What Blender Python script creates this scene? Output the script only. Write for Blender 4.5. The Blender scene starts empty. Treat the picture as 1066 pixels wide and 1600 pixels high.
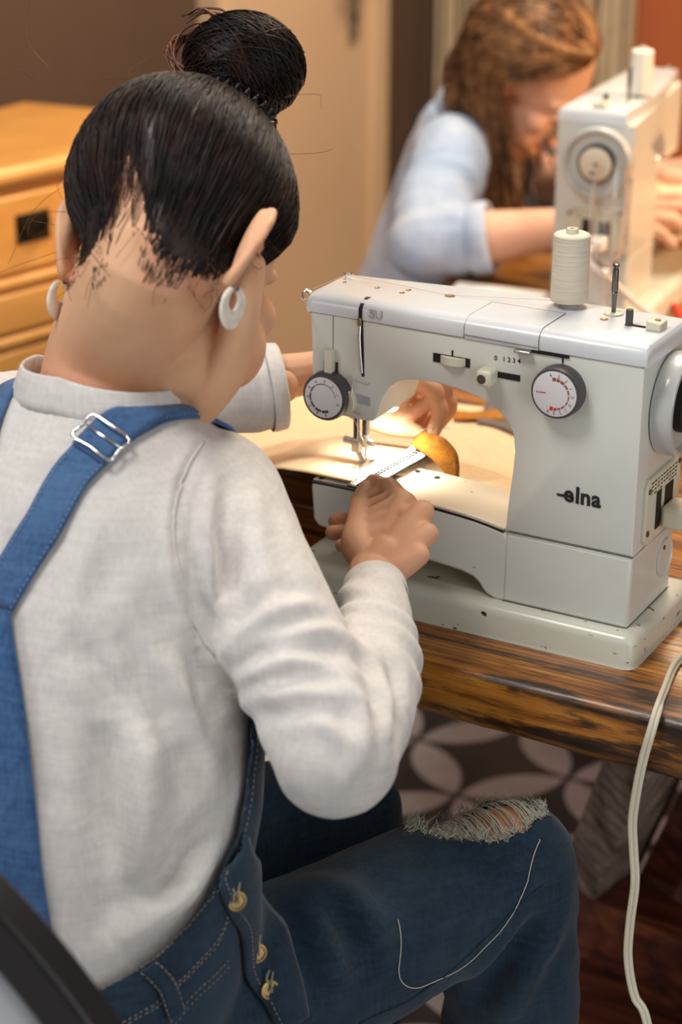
import bpy, bmesh, math, random
import numpy as np
from mathutils import Vector, Matrix
from mathutils.bvhtree import BVHTree
from mathutils import noise as mnoise

scene = bpy.context.scene
COL = scene.collection
PI = math.pi
rnd = random.Random(7)

# ------------------------------------------------------------------ camera
cam_data = bpy.data.cameras.new('camera')
cam = bpy.data.objects.new('camera', cam_data)
COL.objects.link(cam)
cam_data.sensor_fit = 'VERTICAL'
cam_data.sensor_height = 36.0
cam_data.lens = 72.0
_r = Vector((0.8736, 0.4866, 0.0044)); _f = Vector((-0.4484, 0.8083, -0.3816))
_u = _r.cross(_f).normalized(); _r = _f.cross(_u).normalized(); _f.normalize()
cam.matrix_world = Matrix(((_r.x, _u.x, -_f.x, 0.5484), (_r.y, _u.y, -_f.y, -1.4897),
                           (_r.z, _u.z, -_f.z, 1.5409), (0, 0, 0, 1)))
cam_data.clip_start = 0.05
cam_data.dof.use_dof = True
cam_data.dof.focus_distance = 1.72
cam_data.dof.aperture_fstop = 4.2
scene.camera = cam

# ------------------------------------------------------------------ world, lights, exposure
scene.view_settings.view_transform = 'Standard'
scene.view_settings.look = 'None'
scene.view_settings.gamma = 1.0
scene.view_settings.use_curve_mapping = False
scene.view_settings.exposure = 0.08
world = bpy.data.worlds.new('world'); scene.world = world
world.use_nodes = True
world.node_tree.nodes['Background'].inputs[0].default_value = (1.0, 0.95, 0.90, 1)
world.node_tree.nodes['Background'].inputs[1].default_value = 0.22


def area_light(name, loc, target, size, energy, color, size_y=None):
    d = bpy.data.lights.new(name, 'AREA'); d.energy = energy; d.color = color
    d.size = size
    if size_y: d.shape = 'RECTANGLE'; d.size_y = size_y
    o = bpy.data.objects.new(name, d); COL.objects.link(o)
    o.location = loc
    o.rotation_euler = (Vector(target) - Vector(loc)).to_track_quat('-Z', 'Y').to_euler()
    return o


area_light('window_daylight', (-1.9, -2.3, 2.1), (-0.3, -0.2, 0.9), 1.0, 31, (0.93, 0.96, 1.0), 1.6)
area_light('side_daylight', (1.9, -1.7, 1.9), (-0.1, -0.1, 0.9), 0.9, 10, (1.0, 0.98, 0.96), 1.4)
area_light('floor_fill_light', (1.7, -0.9, 0.75), (-0.45, 0.8, 0.05), 0.7, 7, (0.93, 0.96, 1.0), 1.1)  # added low fill brightening the floor under the table; no actual door there
area_light('overhead_daylight', (-0.55, -0.75, 2.4), (-0.3, -0.15, 0.9), 0.5, 15, (1.0, 0.96, 0.92))
wl = bpy.data.lights.new('warm_lamp_light', 'SPOT'); wl.energy = 140; wl.color = (1.0, 0.60, 0.28); wl.spot_size = math.radians(36); wl.spot_blend = 0.7; wl.shadow_soft_size = 0.12
wlo = bpy.data.objects.new('warm_lamp_light', wl); COL.objects.link(wlo); wlo.location = (1.15, 1.45, 1.75)
wlo.rotation_euler = (Vector((-0.30, 1.00, 0.85)) - Vector(wlo.location)).to_track_quat('-Z', 'Y').to_euler()
area_light('ceiling_lamp_light', (-0.15, 0.75, 2.45), (-0.25, 0.1, 0.8), 0.45, 18, (1.0, 0.88, 0.74))
area_light('wall_lamp_light', (-0.55, 1.5, 2.5), (-1.4, 1.7, 0.8), 0.5, 30, (1.0, 0.80, 0.57))

# ------------------------------------------------------------------ materials


def s2l(c):
    return tuple(((v / 12.92) if v <= 0.04045 else ((v + 0.055) / 1.055) ** 2.4) for v in c)


def rgb(r, g, b):
    return s2l((r / 255, g / 255, b / 255)) + (1,)


MATS = {}


def new_mat(name):
    m = bpy.data.materials.new(name); m.use_nodes = True
    MATS[name] = m
    nt = m.node_tree
    return m, nt, nt.nodes['Principled BSDF']


def N(nt, t, **kw):
    n = nt.nodes.new(t)
    for k, v in kw.items():
        if k.startswith('i_'):
            key = k[2:]
            key = int(key) if key.isdigit() else key.replace('_', ' ')
            n.inputs[key].default_value = v
        else:
            setattr(n, k, v)
    return n


def ramp(nt, stops, interp='LINEAR'):
    n = nt.nodes.new('ShaderNodeValToRGB'); cr = n.color_ramp; cr.interpolation = interp
    while len(cr.elements) < len(stops): cr.elements.new(0.5)
    for e, (p, c) in zip(cr.elements, stops): e.position = p; e.color = c
    return n


def coords(nt, scale=(1, 1, 1), rot=(0, 0, 0), loc=(0, 0, 0), kind='Object'):
    tc = N(nt, 'ShaderNodeTexCoord'); mp = N(nt, 'ShaderNodeMapping')
    mp.inputs['Scale'].default_value = scale; mp.inputs['Rotation'].default_value = rot
    mp.inputs['Location'].default_value = loc
    nt.links.new(tc.outputs[kind], mp.inputs['Vector'])
    return mp.outputs['Vector']


def simple(name, color, rough=0.5, metal=0.0, var=0.0, vscale=20, bump=0.0, bscale=200, sub=0.0, subr=None, coat=0.0,
           stretch=(1, 1, 1), emit=None, estr=0.0, sheen=0.0):
    m, nt, b = new_mat(name)
    b.inputs['Base Color'].default_value = color
    b.inputs['Roughness'].default_value = rough; b.inputs['Metallic'].default_value = metal
    b.inputs['Coat Weight'].default_value = coat
    if sheen: b.inputs['Sheen Weight'].default_value = sheen
    if sub:
        b.inputs['Subsurface Weight'].default_value = sub
        b.inputs['Subsurface Radius'].default_value = subr or (1, 0.4, 0.2)
        b.inputs['Subsurface Scale'].default_value = 0.006
    if var:
        v = coords(nt, stretch)
        nz = N(nt, 'ShaderNodeTexNoise'); nz.inputs['Scale'].default_value = vscale; nz.inputs['Detail'].default_value = 6
        nt.links.new(v, nz.inputs['Vector'])
        d = tuple(max(0, c * (1 - var)) for c in color[:3]) + (1,); l = tuple(min(1, c * (1 + var)) for c in color[:3]) + (1,)
        r = ramp(nt, [(0.3, d), (0.7, l)])
        nt.links.new(nz.outputs['Fac'], r.inputs[0]); nt.links.new(r.outputs[0], b.inputs['Base Color'])
    if bump:
        v = coords(nt, stretch)
        nz = N(nt, 'ShaderNodeTexNoise'); nz.inputs['Scale'].default_value = bscale; nz.inputs['Detail'].default_value = 4
        nt.links.new(v, nz.inputs['Vector'])
        bp = N(nt, 'ShaderNodeBump'); bp.inputs['Strength'].default_value = bump; bp.inputs['Distance'].default_value = 0.002
        nt.links.new(nz.outputs['Fac'], bp.inputs['Height']); nt.links.new(bp.outputs[0], b.inputs['Normal'])
    if emit:
        b.inputs['Emission Color'].default_value = emit; b.inputs['Emission Strength'].default_value = estr
    return m


def paint_mat(name, color, chip=0.0, rough=0.33, chipcol=(0.05, 0.035, 0.025, 1)):
    m, nt, b = new_mat(name)
    b.inputs['Roughness'].default_value = rough
    b.inputs['Coat Weight'].default_value = 0.25; b.inputs['Coat Roughness'].default_value = 0.15
    v = coords(nt)
    nz = N(nt, 'ShaderNodeTexNoise'); nz.inputs['Scale'].default_value = 9; nz.inputs['Detail'].default_value = 5
    nt.links.new(v, nz.inputs['Vector'])
    r = ramp(nt, [(0.3, tuple(c * 0.9 for c in color[:3]) + (1,)), (0.7, color)])
    nt.links.new(nz.outputs['Fac'], r.inputs[0])
    out = r.outputs[0]
    if chip:
        n2 = N(nt, 'ShaderNodeTexNoise'); n2.inputs['Scale'].default_value = 95; n2.inputs['Detail'].default_value = 3
        nt.links.new(coords(nt, (0.6, 1, 1.6)), n2.inputs['Vector'])
        r2 = ramp(nt, [(chip, (0, 0, 0, 1)), (chip + 0.012, (1, 1, 1, 1))])
        nt.links.new(n2.outputs['Fac'], r2.inputs[0])
        mx = N(nt, 'ShaderNodeMix', data_type='RGBA')
        nt.links.new(r2.outputs[0], mx.inputs[0]); nt.links.new(out, mx.inputs[6]); mx.inputs[7].default_value = chipcol
        out = mx.outputs[2]
    nt.links.new(out, b.inputs['Base Color'])
    return m


def wood_mat(name, dark, mid, light, axis=(1, 14, 14), rough=0.35, ring=0.75, rot=(0, 0, 0), streak=0.5, bump=0.25, grime=0.0, coat=0.3):
    m, nt, b = new_mat(name)
    v = coords(nt, axis, rot)
    nz = N(nt, 'ShaderNodeTexNoise'); nz.inputs['Scale'].default_value = 5.0; nz.inputs['Detail'].default_value = 7
    nz.inputs['Roughness'].default_value = 0.62; nz.inputs['Distortion'].default_value = 0.5
    nt.links.new(v, nz.inputs['Vector'])
    r = ramp(nt, [(0.5 - streak * 0.32, dark), (0.5 - streak * 0.02, mid), (0.5 + streak * 0.35, light)])
    nt.links.new(nz.outputs['Fac'], r.inputs[0])
    out = r.outputs[0]
    # fine growth rings
    wv = N(nt, 'ShaderNodeTexWave'); wv.bands_direction = 'Y'
    wv.inputs['Scale'].default_value = 5.5; wv.inputs['Distortion'].default_value = 9; wv.inputs['Detail'].default_value = 3
    wv.inputs['Detail Scale'].default_value = 0.7
    nt.links.new(coords(nt, tuple(a * 0.55 for a in axis), rot), wv.inputs['Vector'])
    rw = ramp(nt, [(0.0, (0.45, 0.4, 0.35, 1)), (0.45, (1, 1, 1, 1))])
    nt.links.new(wv.outputs['Fac'], rw.inputs[0])
    mx = N(nt, 'ShaderNodeMix', data_type='RGBA', blend_type='MULTIPLY'); mx.inputs[0].default_value = ring
    nt.links.new(out, mx.inputs[6]); nt.links.new(rw.outputs[0], mx.inputs[7]); out = mx.outputs[2]
    if grime:
        n2 = N(nt, 'ShaderNodeTexNoise'); n2.inputs['Scale'].default_value = 3.6; n2.inputs['Detail'].default_value = 8
        n2.inputs['Roughness'].default_value = 0.7
        nt.links.new(coords(nt, (axis[0] * 1.6, axis[1] * 0.75, axis[2] * 0.75), rot, (3.1, 1.7, 0.4)), n2.inputs['Vector'])
        r2 = ramp(nt, [(0.5, (0, 0, 0, 1)), (0.58, (1, 1, 1, 1))])
        nt.links.new(n2.outputs['Fac'], r2.inputs[0])
        ml = N(nt, 'ShaderNodeMath', operation='MULTIPLY'); ml.inputs[1].default_value = grime
        nt.links.new(r2.outputs[0], ml.inputs[0])
        m2 = N(nt, 'ShaderNodeMix', data_type='RGBA')
        nt.links.new(ml.outputs[0], m2.inputs[0]); nt.links.new(out, m2.inputs[6]); m2.inputs[7].default_value = (0.012, 0.008, 0.004, 1)
        out = m2.outputs[2]
    nt.links.new(out, b.inputs['Base Color'])
    b.inputs['Roughness'].default_value = rough; b.inputs['Coat Weight'].default_value = coat
    b.inputs['Coat Roughness'].default_value = 0.25
    bp = N(nt, 'ShaderNodeBump'); bp.inputs['Strength'].default_value = bump; bp.inputs['Distance'].default_value = 0.003
    nt.links.new(nz.outputs['Fac'], bp.inputs['Height']); nt.links.new(bp.outputs[0], b.inputs['Normal'])
    return m


def weave_mat(name, dark, light, scale=900, fade=0.0, fadecol=None, fscale=7, rough=0.85, bump=0.3, slub=0.35, bands=None, sheen=0.15):
    """cloth: crossing threads, slubs and worn patches"""
    m, nt, b = new_mat(name)
    v = coords(nt)
    w1 = N(nt, 'ShaderNodeTexNoise'); w1.inputs['Scale'].default_value = 260; w1.inputs['Detail'].default_value = 3
    nt.links.new(coords(nt, (1, 1, 0.12)), w1.inputs['Vector'])
    w2 = N(nt, 'ShaderNodeTexNoise'); w2.inputs['Scale'].default_value = 260; w2.inputs['Detail'].default_value = 3
    nt.links.new(coords(nt, (0.15, 0.15, 1.0)), w2.inputs['Vector'])
    ad = N(nt, 'ShaderNodeMath', operation='ADD')
    nt.links.new(w1.outputs['Fac'], ad.inputs[0]); nt.links.new(w2.outputs['Fac'], ad.inputs[1])
    r = ramp(nt, [(0.5 - slub * 0.5, dark), (0.5 + slub * 0.5, light)])
    hf = N(nt, 'ShaderNodeMath', operation='MULTIPLY'); hf.inputs[1].default_value = 0.5
    nt.links.new(ad.outputs[0], hf.inputs[0]); nt.links.new(hf.outputs[0], r.inputs[0])
    out = r.outputs[0]
    if fade:
        nz = N(nt, 'ShaderNodeTexNoise'); nz.inputs['Scale'].default_value = fscale; nz.inputs['Detail'].default_value = 5
        nt.links.new(v, nz.inputs['Vector'])
        rr = ramp(nt, [(0.42, (0, 0, 0, 1)), (0.68, (fade, fade, fade, 1))])
        nt.links.new(nz.outputs['Fac'], rr.inputs[0])
        mx = N(nt, 'ShaderNodeMix', data_type='RGBA')
        nt.links.new(rr.outputs[0], mx.inputs[0]); nt.links.new(out, mx.inputs[6]); mx.inputs[7].default_value = fadecol
        out = mx.outputs[2]
    nt.links.new(out, b.inputs['Base Color'])
    b.inputs['Roughness'].default_value = rough
    b.inputs['Sheen Weight'].default_value = sheen; b.inputs['Specular IOR Level'].default_value = 0.2
    bp = N(nt, 'ShaderNodeBump'); bp.inputs['Strength'].default_value = bump; bp.inputs['Distance'].default_value = 0.0012
    nt.links.new(ad.outputs[0], bp.inputs['Height']); nt.links.new(bp.outputs[0], b.inputs['Normal'])
    return m


def skin_mat(name, base, red, scale=18):
    m, nt, b = new_mat(name)
    nz = N(nt, 'ShaderNodeTexNoise'); nz.inputs['Scale'].default_value = scale; nz.inputs['Detail'].default_value = 4
    nt.links.new(coords(nt), nz.inputs['Vector'])
    r = ramp(nt, [(0.35, base), (0.75, red)])
    nt.links.new(nz.outputs['Fac'], r.inputs[0]); nt.links.new(r.outputs[0], b.inputs['Base Color'])
    b.inputs['Roughness'].default_value = 0.56; b.inputs['Specular IOR Level'].default_value = 0.35
    b.inputs['Subsurface Weight'].default_value = 0.18; b.inputs['Subsurface Radius'].default_value = (1, 0.35, 0.2)
    b.inputs['Subsurface Scale'].default_value = 0.004
    n2 = N(nt, 'ShaderNodeTexNoise'); n2.inputs['Scale'].default_value = 420; n2.inputs['Detail'].default_value = 3
    nt.links.new(coords(nt), n2.inputs['Vector'])
    bp = N(nt, 'ShaderNodeBump'); bp.inputs['Strength'].default_value = 0.12; bp.inputs['Distance'].default_value = 0.0008
    nt.links.new(n2.outputs['Fac'], bp.inputs['Height']); nt.links.new(bp.outputs[0], b.inputs['Normal'])
    return m


def hair_mat(name, root, tip, rough=0.32):
    m, nt, b = new_mat(name)
    nz = N(nt, 'ShaderNodeTexNoise'); nz.inputs['Scale'].default_value = 45; nz.inputs['Detail'].default_value = 4
    nt.links.new(coords(nt), nz.inputs['Vector'])
    r = ramp(nt, [(0.35, root), (0.7, tip)])
    nt.links.new(nz.outputs['Fac'], r.inputs[0]); nt.links.new(r.outputs[0], b.inputs['Base Color'])
    b.inputs['Roughness'].default_value = rough
    b.inputs['Specular IOR Level'].default_value = 0.32
    return m


M_paint = paint_mat('machine_paint', rgb(218, 219, 210), chip=0.745)
M_paint_base = paint_mat('machine_base_paint', rgb(220, 220, 204), chip=0.668, rough=0.28)
M_lid = paint_mat('machine_lid_paint', rgb(220, 224, 227), chip=0.76, rough=0.24)
M_cream = simple('cream_plastic', rgb(212, 208, 186), 0.4)
M_arm_top = paint_mat('free_arm_top', rgb(226, 214, 190), chip=0.72, rough=0.3)
M_grey_dark = simple('dark_grey_plastic', rgb(70, 68, 68), 0.45)
M_black = simple('black_gap', rgb(18, 17, 16), 0.6)
M_ink = simple('black_lettering', rgb(30, 29, 28), 0.6)
M_ink_red = simple('red_lettering', rgb(196, 40, 28), 0.6)
M_ink_brown = simple('brown_lettering', rgb(150, 84, 66), 0.6)
M_line = simple('seam_line', rgb(96, 92, 84), 0.7)
M_dialface = simple('dial_face_plastic', rgb(216, 214, 216), 0.35)
M_grey_plate = simple('grey_plate', rgb(176, 180, 188), 0.4, 0.3)
M_chrome = simple('chrome', (0.75, 0.75, 0.76, 1), 0.16, 1.0)
M_steel = simple('brushed_steel', (0.62, 0.62, 0.60, 1), 0.34, 1.0)
M_steel_dark = simple('dark_steel', (0.16, 0.15, 0.14, 1), 0.35, 1.0)
M_gold = simple('gold', (0.85, 0.56, 0.18, 1), 0.22, 1.0)
M_brass = simple('aged_brass', (0.33, 0.23, 0.10, 1), 0.42, 1.0, var=0.3, vscale=60)
M_wheel = simple('handwheel_plastic', rgb(186, 188, 184), 0.25, 0.0, coat=0.4)
M_thread = simple('cream_thread', rgb(216, 206, 186), 0.75, var=0.06, vscale=600, stretch=(0.05, 0.05, 1), bump=0.5, bscale=900)
M_thread2 = simple('white_thread', rgb(240, 232, 216), 0.75, bump=0.4, bscale=700, stretch=(0.05, 0.05, 1))
M_cord = simple('cream_cord', rgb(214, 208, 186), 0.45)
M_table = wood_mat('old_table_wood', rgb(58, 32, 12), rgb(168, 104, 36), rgb(214, 152, 66), (0.9, 15, 15), 0.3, grime=0.9, bump=0.5, streak=0.6)
M_plank = wood_mat('weathered_plank', rgb(84, 72, 62), rgb(136, 118, 102), rgb(168, 150, 132), (9, 9, 0.8), 0.6, coat=0.0)
M_beam = wood_mat('dark_red_beam', rgb(36, 14, 8), rgb(92, 42, 24), rgb(132, 70, 42), (0.8, 9, 9), 0.4)
M_dresser = wood_mat('honey_pine', rgb(214, 150, 74), rgb(226, 162, 84), rgb(236, 176, 98), (5, 0.8, 5), 0.35, ring=0.10, bump=0.02, streak=0.8)
M_pull = simple('dark_iron_pull', rgb(52, 44, 30), 0.45, 0.6)
M_dresser_dark = simple('dresser_groove', rgb(150, 90, 36), 0.5)
M_wall = simple('brown_wall_paint', rgb(92, 70, 54), 0.8, var=0.08, vscale=3)
M_orange = simple('burnt_orange_wall', rgb(180, 96, 52), 0.75, var=0.06, vscale=3)
M_door = simple('peach_door_paint', rgb(226, 194, 156), 0.5, var=0.03, vscale=3)
M_ceiling = simple('ceiling_plaster', rgb(220, 205, 185), 0.9)
M_string = simple('curtain_string', rgb(224, 204, 172), 0.8, var=0.1, vscale=30)
M_string_dark = simple('curtain_string_dark', rgb(178, 150, 116), 0.8, var=0.1, vscale=30)
M_peach = weave_mat('peach_cloth', rgb(222, 186, 142), rgb(240, 208, 166), slub=0.6)
M_white_cloth = weave_mat('white_cloth', rgb(228, 224, 214), rgb(246, 242, 234), slub=0.6)
M_grey_cloth = weave_mat('grey_cloth', rgb(92, 80, 72), rgb(124, 108, 96), slub=0.6)
M_suede = simple('mustard_suede', rgb(168, 106, 22), 0.9, var=0.25, vscale=160, bump=0.6, bscale=420)
M_felt = simple('dark_backing', rgb(40, 46, 44), 0.9)
M_stitch = simple('black_stitching', rgb(46, 48, 52), 0.8)
M_shirt = weave_mat('heather_jersey', rgb(192, 188, 184), rgb(222, 218, 214), slub=0.55, bump=0.22, rough=0.9, fade=0.35, fadecol=rgb(186, 182, 178), fscale=30)
M_denim = weave_mat('mid_blue_denim', rgb(28, 56, 98), rgb(74, 110, 156), fade=0.4, fadecol=rgb(88, 120, 158), fscale=11, slub=0.55, bump=0.5)
M_jean = weave_mat('dark_blue_denim', rgb(15, 28, 40), rgb(40, 62, 82), fade=0.35, fadecol=rgb(66, 88, 104), fscale=6, slub=0.55, bump=0.5)
M_jean_pale = weave_mat('faded_denim', rgb(96, 122, 140), rgb(150, 168, 176), slub=0.6, bump=0.5)
M_fray = simple('frayed_cotton', rgb(196, 196, 180), 0.9)
M_denim_pale = simple('pale_blue_stitching', rgb(132, 160, 192), 0.8)
M_tan_stitch = simple('tan_topstitch', rgb(150, 140, 122), 0.8)
M_skin = skin_mat('skin_warm', rgb(216, 170, 134), rgb(206, 148, 116))
M_skin_pale = skin_mat('skin_fair', rgb(228, 186, 158), rgb(214, 158, 132))
M_hair_dark = hair_mat('dark_brown_hair', rgb(11, 8, 7), rgb(46, 27, 20), 0.42)
M_hair_fine = hair_mat('auburn_flyaways', rgb(66, 38, 26), rgb(112, 66, 42))
M_hair_light = hair_mat('light_brown_hair', rgb(110, 76, 50), rgb(186, 136, 90), 0.45)
M_pearl = simple('marbled_resin', rgb(226, 216, 204), 0.2, var=0.25, vscale=55, coat=0.5)
M_hair_brown = hair_mat('mid_brown_hair', rgb(58, 38, 26), rgb(104, 72, 48), 0.4)
M_hair_gold = hair_mat('honey_hair', rgb(140, 96, 56), rgb(196, 146, 92), 0.4)
M_lips = simple('lips', rgb(190, 110, 100), 0.5)
M_white_plastic = simple('white_plastic', rgb(236, 232, 226), 0.4)
M_shirt_blue = weave_mat('pale_blue_denim', rgb(142, 164, 196), rgb(188, 204, 226), fade=0.5, fadecol=rgb(210, 214, 220), fscale=8, slub=0.6)
M_dark_top = simple('dark_patterned_top', rgb(52, 46, 42), 0.9, var=0.5, vscale=40)
M_chair = simple('black_lacquer', rgb(16, 15, 16), 0.4)
M_seat_grey = simple('grey_painted_wood', rgb(180, 184, 190), 0.5, var=0.05)
M_glass, _nt, _b = new_mat('clear_glass')
_b.inputs['Transmission Weight'].default_value = 1.0; _b.inputs['Roughness'].default_value = 0.0
_b.inputs['IOR'].default_value = 1.45; _b.inputs['Base Color'].default_value = (1, 1, 1, 1)
M_glow, _nt, _b = new_mat('lamp_bulb_glow')
_b.inputs['Emission Color'].default_value = (1.0, 0.95, 0.82, 1); _b.inputs['Emission Strength'].default_value = 8.0


def tile_mat():
    m, nt, b = new_mat('petal_floor_tile')
    ca, sa, sz = math.cos(math.radians(46)), math.sin(math.radians(46)), 0.178
    v = coords(nt, (1 / sz,) * 3, (0, 0, math.radians(-46)), (-(-0.5802 * ca + 0.8999 * sa) / sz, -(0.5802 * sa + 0.8999 * ca) / sz, 0))
    sx = N(nt, 'ShaderNodeSeparateXYZ'); nt.links.new(v, sx.inputs[0])

    def ma(op, a, c=None, clamp=False):
        n = N(nt, 'ShaderNodeMath', operation=op); n.use_clamp = clamp
        for i, q in enumerate((a, c)):
            if q is None: continue
            if isinstance(q, (int, float)): n.inputs[i].default_value = q
            else: nt.links.new(q, n.inputs[i])
        return n.outputs[0]

    def petal(a, c):      # petals along a between grid corners: inside both circles centred half a cell off on either side
        fa = ma('SUBTRACT', ma('FRACT', a), 0.5)
        fc = ma('SUBTRACT', ma('FRACT', ma('ADD', c, 0.5)), 0.5)
        fc = ma('ABSOLUTE', fc)
        d = ma('ADD', fc, 0.5)
        dist = ma('SQRT', ma('ADD', ma('MULTIPLY', fa, fa), ma('MULTIPLY', d, d)))
        return ma('LESS_THAN', dist, 0.683)
    p = ma('MAXIMUM', petal(sx.outputs[0], sx.outputs[1]), petal(sx.outputs[1], sx.outputs[0]))
    nz = N(nt, 'ShaderNodeTexNoise'); nz.inputs['Scale'].default_value = 14; nz.inputs['Detail'].default_value = 6
    nt.links.new(coords(nt), nz.inputs['Vector'])
    r1 = ramp(nt, [(0.3, rgb(58, 58, 62)), (0.7, rgb(76, 76, 80))]); r2 = ramp(nt, [(0.3, rgb(204, 201, 200)), (0.7, rgb(226, 223, 222))])
    nt.links.new(nz.outputs['Fac'], r1.inputs[0]); nt.links.new(nz.outputs['Fac'], r2.inputs[0])
    mx = N(nt, 'ShaderNodeMix', data_type='RGBA')
    nt.links.new(p, mx.inputs[0]); nt.links.new(r1.outputs[0], mx.inputs[6]); nt.links.new(r2.outputs[0], mx.inputs[7])
    nt.links.new(mx.outputs[2], b.inputs['Base Color'])
    b.inputs['Roughness'].default_value = 0.45
    return m


M_tile = tile_mat()

# ------------------------------------------------------------------ mesh helpers


class MB:
    """collects shapes, builds one mesh object"""

    def __init__(self): self.v = []; self.f = []

    def add(self, vs, fs):
        o = len(self.v); self.v += [tuple(map(float, p)) for p in vs]; self.f += [tuple(i + o for i in f) for f in fs]
        return self

    def box(self, c, s, rot=None):
        hx, hy, hz = s[0] / 2, s[1] / 2, s[2] / 2
        pts = [Vector((x, y, z)) for z in (-hz, hz) for y in (-hy, hy) for x in (-hx, hx)]
        if rot is not None: pts = [rot @ p for p in pts]
        c = Vector(c)
        return self.add([p + c for p in pts], [(0, 2, 3, 1), (4, 5, 7, 6), (0, 1, 5, 4), (2, 6, 7, 3), (0, 4, 6, 2), (1, 3, 7, 5)])

    def beam(self, a, b_, w, h, up=(0, 0, 1)):
        a = Vector(a); b_ = Vector(b_); d = (b_ - a); L = d.length; d.normalize()
        s = d.cross(Vector(up)).normalized(); u = s.cross(d)
        R = Matrix((d, s, u)).transposed()
        return self.box((a + b_) / 2, (L, w, h), R)

    def prism(self, prof, a0, a1, axis='y'):
        """profile of (p,q) pairs pushed along an axis; y: (x,z); x: (y,z); z: (x,y)"""
        n = len(prof)
        mk = {'y': lambda p, t: (p[0], t, p[1]), 'x': lambda p, t: (t, p[0], p[1]), 'z': lambda p, t: (p[0], p[1], t)}[axis]
        vs = [mk(p, a0) for p in prof] + [mk(p, a1) for p in prof]
        fs = [tuple(range(n)), tuple(range(2 * n - 1, n - 1, -1))] + [(i, i + n, (i + 1) % n + n, (i + 1) % n) for i in range(n)]
        return self.add(vs, fs)

    def cyl(self, a, b_, r0, r1=None, n=28, cap=True):
        r1 = r0 if r1 is None else r1
        return self.lathe(a, Vector(b_) - Vector(a), [(0, r0), ((Vector(b_) - Vector(a)).length, r1)], n, cap)

    def lathe(self, o, axis, prof, n=32, cap=True):
        """prof: (distance along axis, radius)"""
        o = Vector(o); d = Vector(axis).normalized()
        s = d.orthogonal().normalized(); u = d.cross(s)
        vs = []; fs = []
        for t, r in prof:
            for k in range(n):
                a = 2 * PI * k / n
                vs.append(o + d * t + (s * math.cos(a) + u * math.sin(a)) * r)
        for i in range(len(prof) - 1):
            for k in range(n):
                k2 = (k + 1) % n
                fs.append((i * n + k, i * n + k2, (i + 1) * n + k2, (i + 1) * n + k))
        if cap:
            fs.append(tuple(range(n - 1, -1, -1))); fs.append(tuple(range((len(prof) - 1) * n, len(prof) * n)))
        return self.add(vs, fs)

    def tube(self, pts, r, n=8, closed=False, flat=None):
        """tube along points; r a number or list; flat = (w, h, up) gives a strap-like section"""
        vs, fs = tube_geo(pts, r, n, closed)
        return self.add(vs, fs)

    def build(self, name, mat, parent=None, smooth=40, bevel=0.0, seg=2, zo=(0, 0, 0)):
        me = bpy.data.meshes.new(name)
        me.from_pydata([(p[0] + zo[0], p[1] + zo[1], p[2] + zo[2]) for p in self.v], [], self.f)
        bm = bmesh.new(); bm.from_mesh(me)
        bmesh.ops.recalc_face_normals(bm, faces=bm.faces); bm.to_mesh(me); bm.free()
        return link_mesh(name, me, mat, parent, smooth, bevel, seg)


def link_mesh(name, me, mat, parent=None, smooth=40, bevel=0.0, seg=2):
    o = bpy.data.objects.new(name, me); COL.objects.link(o)
    if mat is not None: me.materials.append(mat)
    if smooth:
        me.shade_smooth()
        if smooth < 180: me.set_sharp_from_angle(angle=math.radians(smooth))
    if bevel:
        bv = o.modifiers.new('bevel', 'BEVEL'); bv.width = bevel; bv.segments = seg; bv.limit_method = 'ANGLE'
        bv.angle_limit = math.radians(35); bv.harden_normals = False
    if parent: o.parent = parent
    return o


def tube_geo(pts, r, n=8, closed=False):
    P = [Vector(p) for p in pts]; m = len(P)
    rs = r if isinstance(r, (list, tuple)) else [r] * m
    vs = []; fs = []
    prev = None
    for i in range(m):
        if closed: t = P[(i + 1) % m] - P[i - 1]
        else: t = P[min(i + 1, m - 1)] - P[max(i - 1, 0)]
        if t.length < 1e-9: t = Vector((0, 0, 1))
        t.normalize()
        if prev is None: s = t.orthogonal().normalized()
        else:
            s = prev - t * prev.dot(t)
            s = s.normalized() if s.length > 1e-6 else t.orthogonal().normalized()
        prev = s; u = t.cross(s)
        for k in range(n):
            a = 2 * PI * k / n
            vs.append(P[i] + (s * math.cos(a) + u * math.sin(a)) * rs[i])
    for i in range(m if closed else m - 1):
        j = (i + 1) % m
        for k in range(n):
            k2 = (k + 1) % n
            fs.append((i * n + k, i * n + k2, j * n + k2, j * n + k))
    if not closed:
        fs.append(tuple(range(n - 1, -1, -1))); fs.append(tuple(range((m - 1) * n, m * n)))
    return vs, fs


def catmull(pts, sub=6, closed=False):
    """smooth resample of tuples of any length"""
    P = [np.array(p, float) for p in pts]; n = len(P); out = []
    rng = n if closed else n - 1
    for i in range(rng):
        if closed: a, b, c, d = P[i - 1], P[i], P[(i + 1) % n], P[(i + 2) % n]
        else:
            b, c = P[i], P[i + 1]
            a = P[i - 1] if i > 0 else 2 * b - c
            d = P[i + 2] if i + 2 < n else 2 * c - b
        for k in range(sub):
            t = k / sub
            out.append(0.5 * ((2 * b) + (-a + c) * t + (2 * a - 5 * b + 4 * c - d) * t * t + (-a + 3 * b - 3 * c + d) * t ** 3))
    if not closed: out.append(P[-1])
    return out


def empty(name, loc=(0, 0, 0), rz=0.0):
    o = bpy.data.objects.new(name, None); COL.objects.link(o)
    o.location = loc; o.rotation_euler = (0, 0, rz); o.empty_display_size = 0.05
    return o


def tag(o, label, cat, group=None, kind=None):
    o['label'] = label; o['category'] = cat
    if group: o['group'] = group
    if kind: o['kind'] = kind
    return o


def structure(o):
    o['kind'] = 'structure'
    return o


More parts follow.
